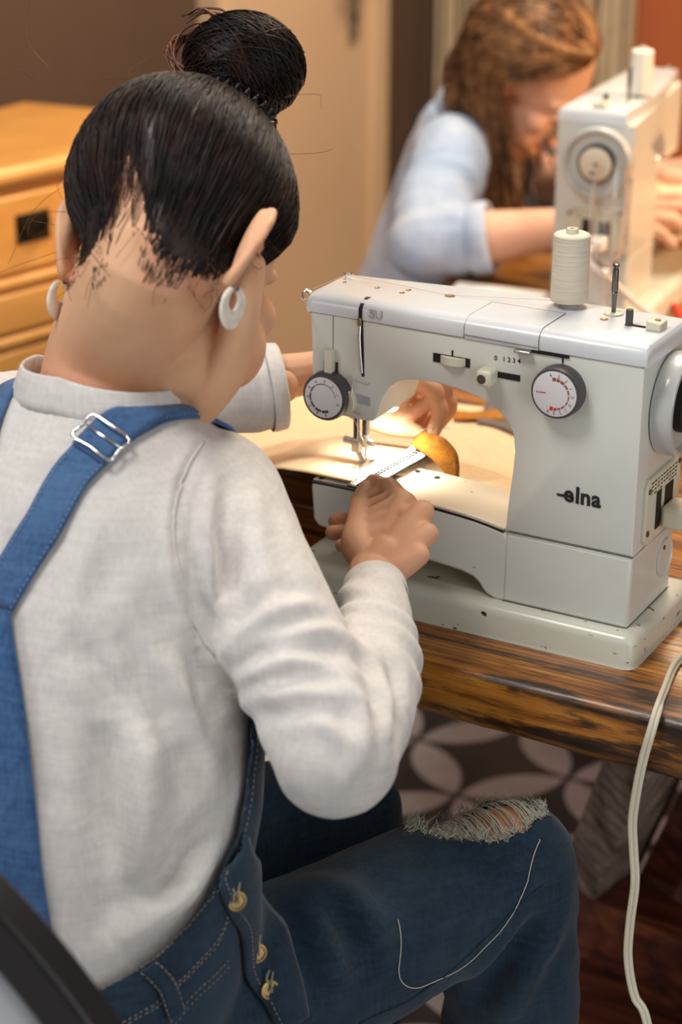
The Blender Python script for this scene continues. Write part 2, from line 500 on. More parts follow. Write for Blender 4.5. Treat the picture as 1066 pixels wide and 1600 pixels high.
def text_mesh(s, size, bold=0.0, align='CENTER', extrude=0.0):
    """flat lettering as vertices and faces in the XY plane"""
    cu = bpy.data.curves.new('lettering', 'FONT'); cu.body = s; cu.size = size; cu.align_x = align; cu.align_y = 'CENTER'
    cu.offset = bold; cu.extrude = extrude; cu.resolution_u = 3
    ob = bpy.data.objects.new('lettering', cu); COL.objects.link(ob)
    dg = bpy.context.evaluated_depsgraph_get(); dg.update()
    me = bpy.data.meshes.new_from_object(ob.evaluated_get(dg))
    vs = [v.co.copy() for v in me.vertices]; fs = [tuple(p.vertices) for p in me.polygons]
    bpy.data.objects.remove(ob); bpy.data.curves.remove(cu); bpy.data.meshes.remove(me)
    return vs, fs


def put_text(mb, s, size, mat4, bold=0.0, align='CENTER', sx=1.0):
    vs, fs = text_mesh(s, size, bold * size, align)
    mb.add([mat4 @ Vector((v.x * sx, v.y, v.z)) for v in vs], fs)


FRONT = Matrix(((1, 0, 0, 0), (0, 0, -1, 0), (0, 1, 0, 0), (0, 0, 0, 1)))    # lettering facing -Y


def copy_tree(o, parent=None):
    c = o.copy(); COL.objects.link(c)
    if parent is not None: c.parent = parent
    for ch in list(o.children): copy_tree(ch, c)
    return c

# ------------------------------------------------------------------ the room
TZ = 0.756        # table top height
structure(MB().box((0.2, 0.2, -0.03), (5.4, 6.4, 0.06)).build('floor', M_tile))
structure(MB().box((-1.60, 0.9, 1.3), (0.1, 5.0, 2.6)).build('wall_left', M_wall))
structure(MB().box((-1.63, 2.72, 1.3), (0.26, 0.1, 2.6)).build('wall_recess', M_wall))
structure(MB().box((0.58, 2.74, 1.3), (3.28, 0.1, 2.6)).build('wall_back', M_orange))
structure(MB().box((-1.28, 2.80, 1.3), (0.5, 0.06, 2.6)).build('wall_alcove', M_wall))

# door in the left wall
dr = empty('door_1', (-1.55, 2.075, 0)); structure(dr)
m = MB().box((0.016, 0.0, 1.0), (0.035, 0.56, 2.0))
m.build('door_panel', M_door, dr, bevel=0.003)
m = MB()
m.box((0.018, 0.305, 1.02), (0.06, 0.06, 2.04)); m.box((0.018, -0.305, 1.02), (0.06, 0.06, 2.04)); m.box((0.018, 0, 2.04), (0.06, 0.67, 0.06))
m.build('door_frame', M_door, dr, bevel=0.004)
h = MB().box((0.042, 0.190, 0.93), (0.006, 0.034, 0.2)).build('handle_plate', M_steel, dr, bevel=0.002)
MB().tube([(0.04, 0.190, 0.985), (0.085, 0.190, 0.985), (0.088, 0.175, 0.985), (0.088, 0.09, 0.982)], 0.009, 10).build('lever', M_steel, h)
MB().cyl((0.04, 0.190, 0.875), (0.048, 0.190, 0.875), 0.008).build('keyhole', M_black, h)

# string curtain in front of the alcove
cur = empty('string_curtain', (-1.27, 2.66, 0))
tag(cur, 'beige string curtain hanging behind the long-haired seamstress', 'curtain')
sa, sb = MB(), MB()
for k in range(92):
    x = -1.508 + k * 0.00505 + rnd.uniform(-.0012, .0012)
    y = 2.655 + rnd.uniform(-.012, .012)
    w = rnd.uniform(-.004, .004)
    (sa if rnd.random() < 0.72 else sb).tube([(x, y, 2.2), (x + w, y, 1.2), (x, y, 0.03)], rnd.uniform(.0021, .0028), 5)
for mb_, nm, mt in ((sa, 'pale_strings', M_string), (sb, 'tan_strings', M_string_dark)):
    o = mb_.build(nm, mt, cur, zo=(1.27, -2.66, 0)); o['kind'] = 'stuff'
MB().cyl((-0.26, 0, 2.2), (0.26, 0, 2.2), 0.012).build('curtain_rod', M_steel_dark, cur)

# honey-coloured chest of drawers against the left wall, drawers facing the room
ds = empty('chest_of_drawers', (-1.108, 1.156, 0), math.radians(-13))
tag(ds, 'honey pine chest of drawers with a dark cup pull, against the brown wall', 'dresser')
MB().prism([(-0.02, -0.012), (-0.335, -0.12), (-0.25, -0.60), (-0.02, -0.60)], 0.04, 0.872, 'z').build('carcass', M_dresser, ds, bevel=0.004)
MB().prism([(0, 0), (-0.354, -0.123), (-0.258, -0.62), (0, -0.62)], 0.872, 0.9, 'z').build('top', M_dresser, ds, bevel=0.012, seg=4)
MB().prism([(-0.006, -0.006), (-0.34, -0.12), (-0.25, -0.61), (-0.006, -0.61)], 0.864, 0.872, 'z').build('top_moulding', M_dresser_dark, ds, bevel=0.003)
for z in (0.7335, 0.648, 0.44, 0.24):
    MB().box((-0.014, -0.31, z), (0.02, 0.585, 0.017)).build('rail', M_dresser, ds, bevel=0.006, seg=3)
for z0, z1 in ((0.7475, 0.858), (0.662, 0.719), (0.455, 0.634), (0.255, 0.426), (0.09, 0.226)):
    d = MB().box((-0.014, -0.31, (z0 + z1) / 2), (0.016, 0.575, z1 - z0)).build('drawer', M_dresser, ds, bevel=0.004, seg=3)
    if z1 - z0 < 0.1: continue
    for yc in ((-0.40, -0.10) if z0 > 0.7 else (-0.45, -0.14)):
        zc = (z0 + z1) / 2 + 0.006
        p = MB().box((-0.0052, yc, zc), (0.003, 0.060, 0.042))
        vs = []; fs = []
        for i in range(9):
            a = PI * i / 8
            for j in range(5):
                q = PI / 2 * j / 4
                vs.append((-0.005 + 0.02 * math.sin(q), yc + 0.027 * math.cos(a) * (0.35 + 0.65 * math.cos(q)), zc + 0.010 - 0.026 * math.sin(a) * (0.35 + 0.65 * math.cos(q))))
        for i in range(8):
            for j in range(4): fs.append((i * 5 + j, i * 5 + j + 1, (i + 1) * 5 + j + 1, (i + 1) * 5 + j))
        p.add(vs, fs); p.build('cup_pull', M_pull, d)
MB().prism([(-0.03, -0.02), (-0.33, -0.125), (-0.25, -0.595), (-0.03, -0.595)], 0.0, 0.06, 'z').build('plinth', M_dresser_dark, ds, bevel=0.004)

# ------------------------------------------------------------------ work table
tb = empty('work_table', (0, 0, 0))
tag(tb, 'worn trestle work table of thick dark-streaked planks under both sewing machines', 'table')
x0, x1 = -0.66, 0.55
ys = [-0.078, 0.168, 0.43, 0.70, 0.96, 1.24, 1.52]
for i in range(6):
    ya, yb = ys[i], ys[i + 1] - 0.003
    prof = [(ya + 0.014, TZ), (yb, TZ), (yb, TZ - 0.056), (ya + 0.006, TZ - 0.056), (ya, TZ - 0.048), (ya - 0.001, TZ - 0.02), (ya + 0.003, TZ - 0.006)]
    if i: prof = [(ya, TZ), (yb, TZ), (yb, TZ - 0.056), (ya, TZ - 0.056)]
    nx = 60
    vs = []; fs = []
    for k in range(nx + 1):
        x = x0 + (x1 - x0) * k / nx
        for (y, z) in prof:
            w = 0.003 * mnoise.noise(Vector((x * 6, y * 9, z * 30))) + 0.0012 * mnoise.noise(Vector((x * 25, y * 9, z * 30)))
            vs.append((x, y + (w if i == 0 and y < ya + 0.02 else 0), z + (w * 0.8 if z < TZ - 0.03 else 0)))
    n = len(prof)
    for k in range(nx):
        for j in range(n): fs.append((k * n + j, k * n + (j + 1) % n, (k + 1) * n + (j + 1) % n, (k + 1) * n + j))
    fs.append(tuple(range(n))); fs.append(tuple(range(nx * n, nx * n + n)))
    MB().add(vs, fs).build('plank', M_table, tb, bevel=0.003 if i == 0 else 0.0015)
# crossed trestle legs and stretchers
MB().beam((-0.262, 0.60, 0.06), (-0.005, 0.24, 0.70), 0.055, 0.105, up=(0.3, 0.9, 0.3)).build('trestle_brace', M_plank, tb, bevel=0.004)
MB().beam((-0.20, 0.66, 0.02), (0.08, 0.30, 0.70), 0.05, 0.09, up=(0.3, 0.9, 0.3)).build('trestle_leg', M_beam, tb, bevel=0.004)
MB().beam((0.46, 0.15, 0.0), (0.46, 0.15, 0.70), 0.09, 0.09).build('leg', M_beam, tb, bevel=0.004)
MB().beam((0.46, 1.35, 0.0), (0.46, 1.35, 0.70), 0.09, 0.09).build('leg', M_beam, tb, bevel=0.004)
MB().beam((-0.58, 1.40, 0.0), (-0.58, 1.40, 0.70), 0.09, 0.09).build('leg', M_beam, tb, bevel=0.004)
MB().beam((-0.225, 0.50, 0.14), (0.50, 0.30, 0.14), 0.07, 0.12).build('stretcher', M_beam, tb, bevel=0.004)
MB().beam((-0.225, 0.385, 0.085), (0.46, 0.215, 0.085), 0.15, 0.05).build('foot_rail', M_beam, tb, bevel=0.004)


# ------------------------------------------------------------------ sewing machine
def ring_strip(mb, c, r0, r1, a0, a1, y, n=14):
    """flat arc on a dial face at y (facing -Y); angle from 12 o'clock, clockwise seen from the front"""
    vs = []; fs = []
    for i in range(n + 1):
        a = math.radians(a0 + (a1 - a0) * i / n)
        for r in (r0, r1): vs.append((c[0] + r * math.sin(a), y, c[1] + r * math.cos(a)))
    for i in range(n): fs.append((2 * i, 2 * i + 1, 2 * i + 3, 2 * i + 2))
    mb.add(vs, fs)


ZO = (0, 0, 0.034)


def make_machine(loc, rz, label, paint, lid, basep, cover_end=None):
    t = empty('sewing_machine', loc, rz)
    tag(t, label, 'sewing machine')
    B = lambda mb, name, mat, parent=t, **k: mb.build(name, mat, parent, zo=ZO if parent is t else ZO, **k)
    # base plate: rounded lip, sloping skirt
    def rr(x0, x1, y0, y1, r, n=6):
        out = []
        for cx, cy, a in ((x1 - r, y0 + r, -90), (x1 - r, y1 - r, 0), (x0 + r, y1 - r, 90), (x0 + r, y0 + r, 180)):
            for k in range(n + 1):
                q = math.radians(a + 90 * k / n); out.append((cx + r * math.cos(q), cy + r * math.sin(q)))
        return out
    lay = [(0.000, -0.034), (0.0015, -0.031), (0.0, -0.012), (0.002, -0.007), (0.006, -0.004), (0.012, -0.0025), (0.017, -0.0035), (0.05, -0.0035)]
    vs = []; fs = []
    loops = []
    for ins, z in lay:
        lp = rr(-0.327 + ins, 0.0135 - ins, -0.0155 + ins, 0.128 - ins, max(0.012 - ins, 0.004) if ins < 0.04 else 0.004)
        loops.append([(p[0], p[1], z) for p in lp])
    n = len(loops[0])
    for lp in loops: vs += lp
    for i in range(len(loops) - 1):
        for k in range(n): fs.append((i * n + k, i * n + (k + 1) % n, (i + 1) * n + (k + 1) % n, (i + 1) * n + k))
    fs.append(tuple(range(n))); fs.append(tuple(range((len(loops) - 1) * n, len(loops) * n)))
    B(MB().add(vs, fs), 'base_plate', basep, smooth=50)
    # lower column with the free arm in one casting
    YR = 0.100
    col = MB().prism([(-0.1175, -0.004), (0.0, -0.004), (0.0008, 0.0622), (-0.1165, 0.0622)], 0, YR)
    B(col, 'column_base', paint, bevel=0.0035, seg=3)
    arm = [(-0.3095, 0.066), (-0.3085, 0.0705), (-0.304, 0.0715), (-0.25, 0.0715), (-0.20, 0.0708), (-0.16, 0.0686), (-0.135, 0.0655), (-0.117, 0.0618),
           (-0.108, 0.05), (-0.108, -0.004), (-0.124, -0.004), (-0.1325, -0.001), (-0.1375, 0.004), (-0.1405, 0.0085), (-0.146, 0.0125), (-0.157, 0.0155), (-0.172, 0.0172), (-0.20, 0.0195), (-0.25, 0.0235), (-0.302, 0.0285), (-0.3075, 0.034)]
    B(MB().prism(arm, 0.0005, 0.074), 'free_arm', paint, bevel=0.003, seg=3)
    # pale top plate of the free arm with its worn dark front rim
    top = []
    xs = [-0.3085, -0.295, -0.27, -0.25, -0.22, -0.20, -0.18, -0.16, -0.145, -0.135, -0.125, -0.1175]
    zt = [0.0718, 0.0722, 0.0722, 0.0722, 0.072, 0.0715, 0.0706, 0.0693, 0.0678, 0.0663, 0.0644, 0.0628]
    def sheet(y0, y1, dz, th, mb):
        v = []; f = []
        for x, z in zip(xs, zt):
            v += [(x, y0, z + dz), (x, y1, z + dz), (x, y1, z + dz - th), (x, y0, z + dz - th)]
        for i in range(len(xs) - 1):
            for k in range(4): f.append((4 * i + k, 4 * i + (k + 1) % 4, 4 * i + 4 + (k + 1) % 4, 4 * i + 4 + k))
        f.append((0, 1, 2, 3)); q = 4 * (len(xs) - 1); f.append((q, q + 1, q + 2, q + 3))
        mb.add(v, f); return mb
    B(sheet(0.003, 0.0735, 0.0012, 0.003, MB()), 'arm_top_plate', M_arm_top, bevel=0.0008)
    B(sheet(0.0002, 0.0032, 0.0004, 0.003, MB()), 'worn_rim', M_steel_dark, bevel=0.0006)
    pl = B(MB().box((-0.286, 0.037, 0.0739), (0.036, 0.052, 0.0016)), 'needle_plate', M_steel, bevel=0.0004)
    B(MB().box((-0.2825, 0.05, 0.0748), (0.010, 0.003, 0.0004)), 'needle_slot', M_black, pl)
    for x, y in ((-0.3015, 0.006), (-0.2335, 0.064), (-0.212, 0.060)):
        B(MB().cyl((x, y, 0.073), (x, y, 0.0742), 0.0028, 0.0024, 12), 'screw', M_steel_dark)
    # column, arm and head: one silhouette with the arch cut out
    prof = [(-0.1165, 0.0632), (-0.1155, 0.080), (-0.114, 0.0965), (-0.112, 0.1165), (-0.1105, 0.1365), (-0.1125, 0.152), (-0.1175, 0.162), (-0.127, 0.1705), (-0.138, 0.1765),
            (-0.152, 0.1808), (-0.1655, 0.1832), (-0.178, 0.1848), (-0.190, 0.1853), (-0.202, 0.185), (-0.2135, 0.1835), (-0.2222, 0.180), (-0.230, 0.174), (-0.237, 0.1637),
            (-0.2405, 0.153), (-0.2435, 0.143), (-0.2475, 0.1395), (-0.253, 0.1385), (-0.3, 0.1395), (-0.305, 0.1405), (-0.307, 0.145), (-0.3095, 0.2305), (0.0015, 0.2305), (0.0008, 0.0632)]
    ys_ = [(0.0, 0.0022), (0.0007, 0.0007), (0.0022, 0.0), (0.030, 0.0), (0.0900, 0.0), (YR, 0.0)]
    # front face inset a little for a soft edge; rear of the head narrower than the column
    cx, cz = -0.13, 0.17
    def inset(pr, d):
        out = []; n = len(pr)
        for i in range(n):
            a, b_, c = Vector((*pr[i - 1], 0)), Vector((*pr[i], 0)), Vector((*pr[(i + 1) % n], 0))
            e1 = (b_ - a).normalized(); e2 = (c - b_).normalized()
            n1 = Vector((-e1.y, e1.x, 0)); n2 = Vector((-e2.y, e2.x, 0)); nn = (n1 + n2)
            nn = nn.normalized() if nn.length > 1e-6 else n1
            k = d / max(0.5, nn.dot(n1))
            out.append((b_.x + nn.x * k, b_.y + nn.y * k))
        return out
    area = sum(prof[i - 1][0] * prof[i][1] - prof[i][0] * prof[i - 1][1] for i in range(len(prof)))
    sgn = 1 if area > 0 else -1
    vs = []; fs = []; n = len(prof)
    for y, d in ys_:
        pr = inset(prof, sgn * d) if d else prof
        for (x, z) in pr:
            yy = y
            if y > 0.05 and x < -0.118: yy = y - 0.026 * min(1, (-0.118 - x) / 0.03)
            vs.append((x, yy, z))
    L = len(ys_)
    for i in range(L - 1):
        for k in range(n): fs.append((i * n + k, i * n + (k + 1) % n, (i + 1) * n + (k + 1) % n, (i + 1) * n + k))
    fs.append(tuple(range(n - 1, -1, -1))); fs.append(tuple(range((L - 1) * n, L * n)))
    body = B(MB().add(vs, fs), 'arm_body', paint, smooth=32)
    # warm lamp-lit lining of the arch under the head
    # top cover: rounded front edge, three sections
    def lidprof(over=0.0):
        p = [(-0.0005 - over, 0.2300), (-0.0012 - over, 0.2345), (-0.0010 - over, 0.2400), (0.0008 - over, 0.2436), (0.0045, 0.2462), (0.0095 , 0.2474)]
        return [(y, z + (over * 0.8 if i > 3 else 0)) for i, (y, z) in enumerate(p)]
    def lidpiece(xa, xb, yback_a, yback_b, over=0.0, nm='top_cover', endr=0.0, enl=0.0):
        p0 = lidprof(over)
        st = [xa, xb]
        if enl: st = [xa, xa + 0.0008, xa + 0.003, xa + 0.007] + [xb]
        if endr: st = st[:-1] + [xb - 0.007, xb - 0.003, xb - 0.0008, xb]
        v = []; f = []
        m_ = len(p0) + 2
        for x in st:
            yb = yback_a + (yback_b - yback_a) * (x - xa) / (xb - xa)
            dz = 0.0; dy = 0.0
            if enl and x < xa + 0.0069:
                q = (xa + 0.007 - x) / 0.007; dz = 0.007 * (1 - math.sqrt(max(0, 1 - q * q)))
            if endr and x > xb - 0.0069:
                q = (x - xb + 0.007) / 0.007; dz = 0.007 * (1 - math.sqrt(max(0, 1 - q * q)))
            for (y, z) in p0: v.append((x, y + dz * 0.4, max(0.23, z - dz * (z - 0.23) / 0.0174)))
            v.append((x, yb - dz * 0.4, 0.2474 - dz + over * 0.8)); v.append((x, yb, 0.2300))
        for i in range(len(st) - 1):
            for k in range(m_): f.append((i * m_ + k, i * m_ + (k + 1) % m_, (i + 1) * m_ + (k + 1) % m_, (i + 1) * m_ + k))
        f.append(tuple(range(m_))); f.append(tuple(range((len(st) - 1) * m_, len(st) * m_)))
        return B(MB().add(v, f), nm, lid, smooth=30)
    lidpiece(-0.3145, -0.1602, 0.066, 0.088, enl=1)
    lidpiece(-0.0915, 0.0035, 0.090, 0.090, endr=1)
    lidpiece(-0.1596, -0.0921, 0.0525, 0.0525, 0.0006, 'hatch')
    hb = MB()   # cover behind the hatch
    hb.add([(-0.1602, 0.053, 0.23), (-0.0915, 0.053, 0.23), (-0.0915, 0.09, 0.23), (-0.1602, 0.088, 0.23), (-0.1602, 0.053, 0.2474), (-0.0915, 0.053, 0.2474), (-0.0915, 0.09, 0.2474), (-0.1602, 0.088, 0.2474)],
           [(0, 1, 2, 3), (4, 5, 6, 7), (0, 1, 5, 4), (1, 2, 6, 5), (2, 3, 7, 6), (3, 0, 4, 7)])
    B(hb, 'rear_cover', lid)
    def seam(pts, r):
        B(MB().tube(pts, r, 5), 'panel_seam', M_line)
    for x in (-0.15995, -0.0918):
        seam([(x, -0.0014, 0.2308), (x, -0.0014, 0.240), (x, 0.0012, 0.2439), (x, 0.0088, 0.2476), (x, 0.053, 0.2477)], 0.00035)
    seam([(-0.15995, 0.0528, 0.2477), (-0.0918, 0.0528, 0.2477)], 0.0004)
    seam([(-0.1594, -0.0021, 0.2335), (-0.093, -0.0021, 0.2325)], 0.0003)
    seam([(-0.3095, -0.0004, 0.2303), (0.0013, -0.0004, 0.2303)], 0.00035)
    seam([(-0.2865, -0.0002, 0.2300), (-0.2868, -0.0002, 0.184)], 0.0003)
    seam([(-0.279, -0.0002, 0.152), (-0.2775, -0.0002, 0.1415)], 0.0004)
    seam([(-0.1165, -0.0003, 0.0628), (0.0005, -0.0003, 0.0628), (0.0010, YR, 0.0628)], 0.0006)
    seam([(-0.1165, 0.0, -0.0030), (0.0, 0.0, -0.0030), (0.0, YR, -0.0030)], 0.0006)
    # thread slot with the take-up lever inside
    sl = MB().prism([(-0.2608, 0.2302), (-0.2572, 0.2302), (-0.2552, 0.1795), (-0.2578, 0.1795)], -0.0004, 0.0004)
    sl.add([(-0.2608, -0.0017, 0.230), (-0.2572, -0.0017, 0.230), (-0.2572, -0.0017, 0.2405), (-0.2608, -0.0017, 0.2405), (-0.2572, 0.0010, 0.2442), (-0.2608, 0.0010, 0.2442),
            (-0.2572, 0.0095, 0.2478), (-0.2608, 0.0095, 0.2478), (-0.2565, 0.0140, 0.2479), (-0.2608, 0.0125, 0.2479)], [(0, 1, 2, 3), (3, 2, 4, 5), (5, 4, 6, 7), (7, 6, 8, 9)])
    so = B(sl, 'thread_slot', M_black)
    B(MB().tube([(-0.2592, -0.001, 0.2275), (-0.2590, -0.0022, 0.215), (-0.2582, -0.002, 0.2), (-0.2570, -0.001, 0.183)], 0.0007, 6), 'take_up_lever', M_steel, so)
    B(MB().box((-0.2592, -0.0025, 0.2295), (0.0034, 0.003, 0.0075)), 'lever_tip', M_brass, so, bevel=0.0008)
    # tension dial with its lever
    c = (-0.2888, 0.1585)
    td = B(MB().lathe((c[0], 0.002, c[1]), (0, -1, 0), [(0, 0.0215), (0.004, 0.0222), (0.013, 0.0217), (0.0148, 0.0208), (0.0152, 0.0186)], 56), 'tension_dial', M_grey_dark, smooth=30)
    B(MB().lathe((c[0], -0.0130, c[1]), (0, -1, 0), [(0, 0.0187), (0.0008, 0.0185), (0.0012, 0.0175)], 48), 'dial_face', M_dialface, td)
    mk = MB()
    y = -0.01445
    for i, (a0, a1, w) in enumerate(((84, 40, .0005), (40, 5, .0006), (5, -35, .0008), (-40, -72, .0011), (-76, -108, .0014), (-112, -140, .0018), (-144, -172, .0021), (-176, -206, .0024))):
        ring_strip(mk, c, 0.0127 - w / 2, 0.0127 + w / 2, a0, a1, y)
    for i, s in enumerate('0123456789'):
        if s == '5': continue
        a = math.radians(105 - 33 * i)
        put_text(mk, s, 0.0042, Matrix.Translation((c[0] + 0.0153 * math.sin(a), y, c[1] + 0.0153 * math.cos(a))) @ FRONT @ Matrix.Rotation(-a, 4, 'Z'), 0.0)
    B(mk, 'dial_scale', M_grey_dark, td)
    mr = MB(); a = math.radians(105 - 33 * 5)
    put_text(mr, '5', 0.0044, Matrix.Translation((c[0] + 0.0153 * math.sin(a), y, c[1] + 0.0153 * math.cos(a))) @ FRONT @ Matrix.Rotation(-a, 4, 'Z'), 0.01)
    B(mr, 'dial_red_number', M_ink_red, td)
    lv = MB().prism([(-0.2915, 0.1775), (-0.2845, 0.1775), (-0.2842, 0.2005), (-0.2915, 0.2005)], -0.0085, 0.0)
    B(lv, 'tension_lever', M_cream, bevel=0.0012)
    B(MB().box((-0.2945, -0.0006, 0.1835), (0.0022, 0.001, 0.010)).box((-0.2825, -0.0006, 0.1835), (0.0018, 0.001, 0.010)), 'lever_slot', M_black)
    fg = MB().lathe((-0.2745, 0.0, 0.155), (0, -1, 0), [(0, 0.0125), (0.006, 0.0125), (0.0065, 0.012)], 30)
    B(fg, 'thread_finger', M_cream)
    wg = MB().tube([(-0.268, -0.001, 0.178), (-0.268, -0.006, 0.178), (-0.250, -0.006, 0.1745), (-0.250, -0.001, 0.1745)], 0.0006, 6)
    wg.tube([(-0.2655, -0.003, 0.178), (-0.2655, -0.004, 0.158), (-0.2655, -0.005, 0.150)], 0.0005, 6)
    wg.tube([(-0.270, -0.001, 0.148), (-0.270, -0.006, 0.148), (-0.259, -0.006, 0.145), (-0.259, -0.001, 0.145)], 0.0006, 6)
    B(wg, 'thread_guide', M_steel)
    B(MB().prism([(-0.2665, 0.163), (-0.249, 0.1615), (-0.249, 0.1535), (-0.2665, 0.155)], -0.0008, 0.0003), 'threading_plate', M_grey_plate, bevel=0.0003)
    # presser bar, needle bar and foot
    nx, ny = -0.2825, 0.049
    B(MB().cyl((nx - 0.0065, ny, 0.1000), (nx - 0.0065, ny, 0.142), 0.0036, n=18), 'presser_bar', M_chrome)
    nb = B(MB().cyl((nx + 0.003, ny, 0.104), (nx + 0.003, ny, 0.142), 0.0038, n=18), 'needle_bar', M_chrome)
    B(MB().lathe((nx + 0.003, ny, 0.106), (0, 0, -1), [(0, 0.0046), (0.010, 0.0046), (0.012, 0.003)], 18).cyl((nx + 0.004, ny, 0.100), (nx + 0.013, ny - 0.004, 0.100), 0.0028, n=12), 'needle_clamp', M_steel, nb)
    B(MB().lathe((nx + 0.003, ny, 0.096), (0, 0, -1), [(0, 0.0009), (0.018, 0.0007), (0.0225, 0.0002)], 8), 'needle', M_chrome, nb)
    pf = MB().box((nx - 0.0065, ny, 0.0945), (0.008, 0.008, 0.013)).beam((nx - 0.006, ny, 0.09), (nx, ny - 0.001, 0.0795), 0.005, 0.003)
    pf.box((nx - 0.0005, ny - 0.004, 0.0783), (0.004, 0.026, 0.0016)).box((nx + 0.0065, ny - 0.004, 0.0783), (0.004, 0.026, 0.0016)).box((nx + 0.003, ny + 0.005, 0.0783), (0.010, 0.010, 0.0016))
    pf.cyl((nx - 0.010, ny, 0.097), (nx - 0.019, ny - 0.002, 0.0985), 0.0035, n=12)
    B(pf, 'presser_foot', M_steel, bevel=0.0006)
    # work lamp tucked under the head
    lp = MB().lathe((-0.258, 0.052, 0.1375), (0, 0, 1), [(0, 0.0105), (0.004, 0.0105)], 20)
    B(lp, 'lamp_socket', M_cream)
    bl = MB().lathe((-0.258, 0.052, 0.1376), (0, 0, -1), [(0, 0.0085), (0.003, 0.0085), (0.005, 0.006), (0.0058, 0.001)], 18)
    B(bl, 'lamp_bulb', M_glow)
    # needle-position wheel, length lever, stitch dial on the front
    B(MB().box((-0.1715, -0.0002, 0.2085), (0.0345, 0.001, 0.0078)), 'wheel_slot', M_black)
    w_ = MB(); vs = []; fs = []
    nn = 40
    for i in range(nn + 1):
        a = -0.9 + 1.8 * i / nn; r = 0.0205 + (0.0003 if i % 2 else 0)
        x_ = -0.170 + r * math.sin(a) * 0.78; y_ = 0.0105 - r * math.cos(a) * 0.80
        vs += [(x_, y_, 0.2052), (x_, y_, 0.2118)]
    for i in range(nn): fs.append((2 * i, 2 * i + 1, 2 * i + 3, 2 * i + 2))
    fs.append(tuple(range(0, 2 * nn + 2, 2))); fs.append(tuple(range(2 * nn + 1, 0, -2)))
    B(w_.add(vs, fs), 'thumb_wheel', M_cream)
    B(MB().box((-0.1708, -0.0004, 0.2148), (0.0014, 0.0006, 0.0052)), 'wheel_mark', M_ink)
    B(MB().box((-0.119, -0.0003, 0.2030), (0.0225, 0.0008, 0.0052)), 'lever_track', M_black)
    kn = B(MB().box((-0.1345, -0.008, 0.2022), (0.0145, 0.017, 0.0150)), 'length_lever', M_cream, bevel=0.0035, seg=3)
    B(MB().lathe((-0.1358, -0.0163, 0.2022), (0, -1, 0), [(0, 0.0040), (0.0006, 0.0040), (0.0006, 0.0024), (0.0003, 0.0022)], 18), 'lever_screw', M_steel_dark, kn)
    nm = MB()
    for i, s in enumerate('01234'):
        put_text(nm, s, 0.0058, Matrix.Translation((-0.1305 + (0 if i == 0 else 0.0030 + 0.0046 * i), -0.0004, 0.2170 + 0.0002 * i)) @ FRONT, 0.012)
    B(nm, 'length_numbers', M_ink)
    bw = MB().prism([(-0.1120, 0.2290), (-0.0975, 0.2290), (-0.0975, 0.2262), (-0.1120, 0.2262)], -0.0065, 0.0)
    B(bw, 'cover_catch', M_steel, bevel=0.0008)
    B(MB().box((-0.0815, -0.0006, 0.2285), (0.034, 0.001, 0.0024)), 'catch_slot', M_black)
    c = (-0.0700, 0.2000)
    sd = B(MB().lathe((c[0], 0.0, c[1]), (0, -1, 0), [(0, 0.0218), (0.003, 0.0224), (0.012, 0.0219), (0.0142, 0.0212), (0.0145, 0.0196)], 56), 'stitch_dial', M_grey_dark, smooth=30)
    B(MB().lathe((c[0], -0.0140, c[1]), (0, -1, 0), [(0, 0.0196), (0.0009, 0.0194), (0.0013, 0.0184)], 48), 'dial_face', M_dialface, sd)
    mk = MB(); y = -0.01545
    for a0, a1, w in ((-10, 4, .0030), (7, 20, .0028), (23, 40, .0024), (44, 62, .0018), (66, 84, .0014), (88, 106, .0011), (110, 128, .0011), (133, 150, .0014), (153, 166, .0018)):
        ring_strip(mk, c, 0.0128 - w / 2, 0.0128 + w / 2, a0, a1, y)
    B(mk, 'dial_scale', M_ink_brown, sd)
    mk = MB()
    for i, s in enumerate('43210'):
        a = math.radians(-14 + 26 * i)
        put_text(mk, s, 0.0042, Matrix.Translation((c[0] + 0.0160 * math.sin(a), y, c[1] + 0.0160 * math.cos(a))) @ FRONT @ Matrix.Rotation(-a, 4, 'Z'), 0.0)
    for i, s in enumerate('01234'):
        a = math.radians(118 + 20 * i)
        put_text(mk, s, 0.0042, Matrix.Translation((c[0] + 0.0160 * math.sin(a), y, c[1] + 0.0160 * math.cos(a))) @ FRONT @ Matrix.Rotation(-a, 4, 'Z'), 0.0)
    B(mk, 'dial_numbers', M_grey_dark, sd)
    mk = MB()
    for a0, a1, w in ((169, 180, .0026), (183, 196, .0034)): ring_strip(mk, c, 0.0128 - w / 2, 0.0128 + w / 2, a0, a1, y)
    mk.add([(c[0] - 0.0165, y, c[1]), (c[0] - 0.0145, y, c[1] + 0.0011), (c[0] - 0.0145, y, c[1] - 0.0011)], [(0, 1, 2)])
    mk.box((c[0] - 0.0105, y, c[1]), (0.006, 0.0001, 0.0009))
    B(mk, 'dial_red_marks', M_ink_red, sd)
    B(MB().box((c[0], -0.0004, 0.2252), (0.0013, 0.0006, 0.0050)), 'dial_pointer', M_ink)
    # maker's lettering on the column, model letters on the cover
    br = MB()
    for ch_, x_ in (('e', -0.0588), ('l', -0.0509), ('n', -0.0436), ('a', -0.0340)):
        put_text(br, ch_, 0.0205, Matrix.Translation((x_, -0.0006, 0.1085 - (x_ + 0.0588) * 0.0)) @ FRONT, 0.03, sx=0.95)
    br.box((-0.0660, -0.0006, 0.1066), (0.0070, 0.0003, 0.0022))
    B(br, 'brand_lettering', M_ink)
    su = MB(); put_text(su, 'SU', 0.0105, Matrix.Translation((-0.2440, -0.0017, 0.2375)) @ FRONT, 0.02, sx=1.1)
    s1 = B(su, 'model_lettering', M_line)
    su = MB(); put_text(su, 'SU', 0.0105, Matrix.Translation((-0.2440, -0.0020, 0.2375)) @ FRONT, -0.012, sx=1.1)
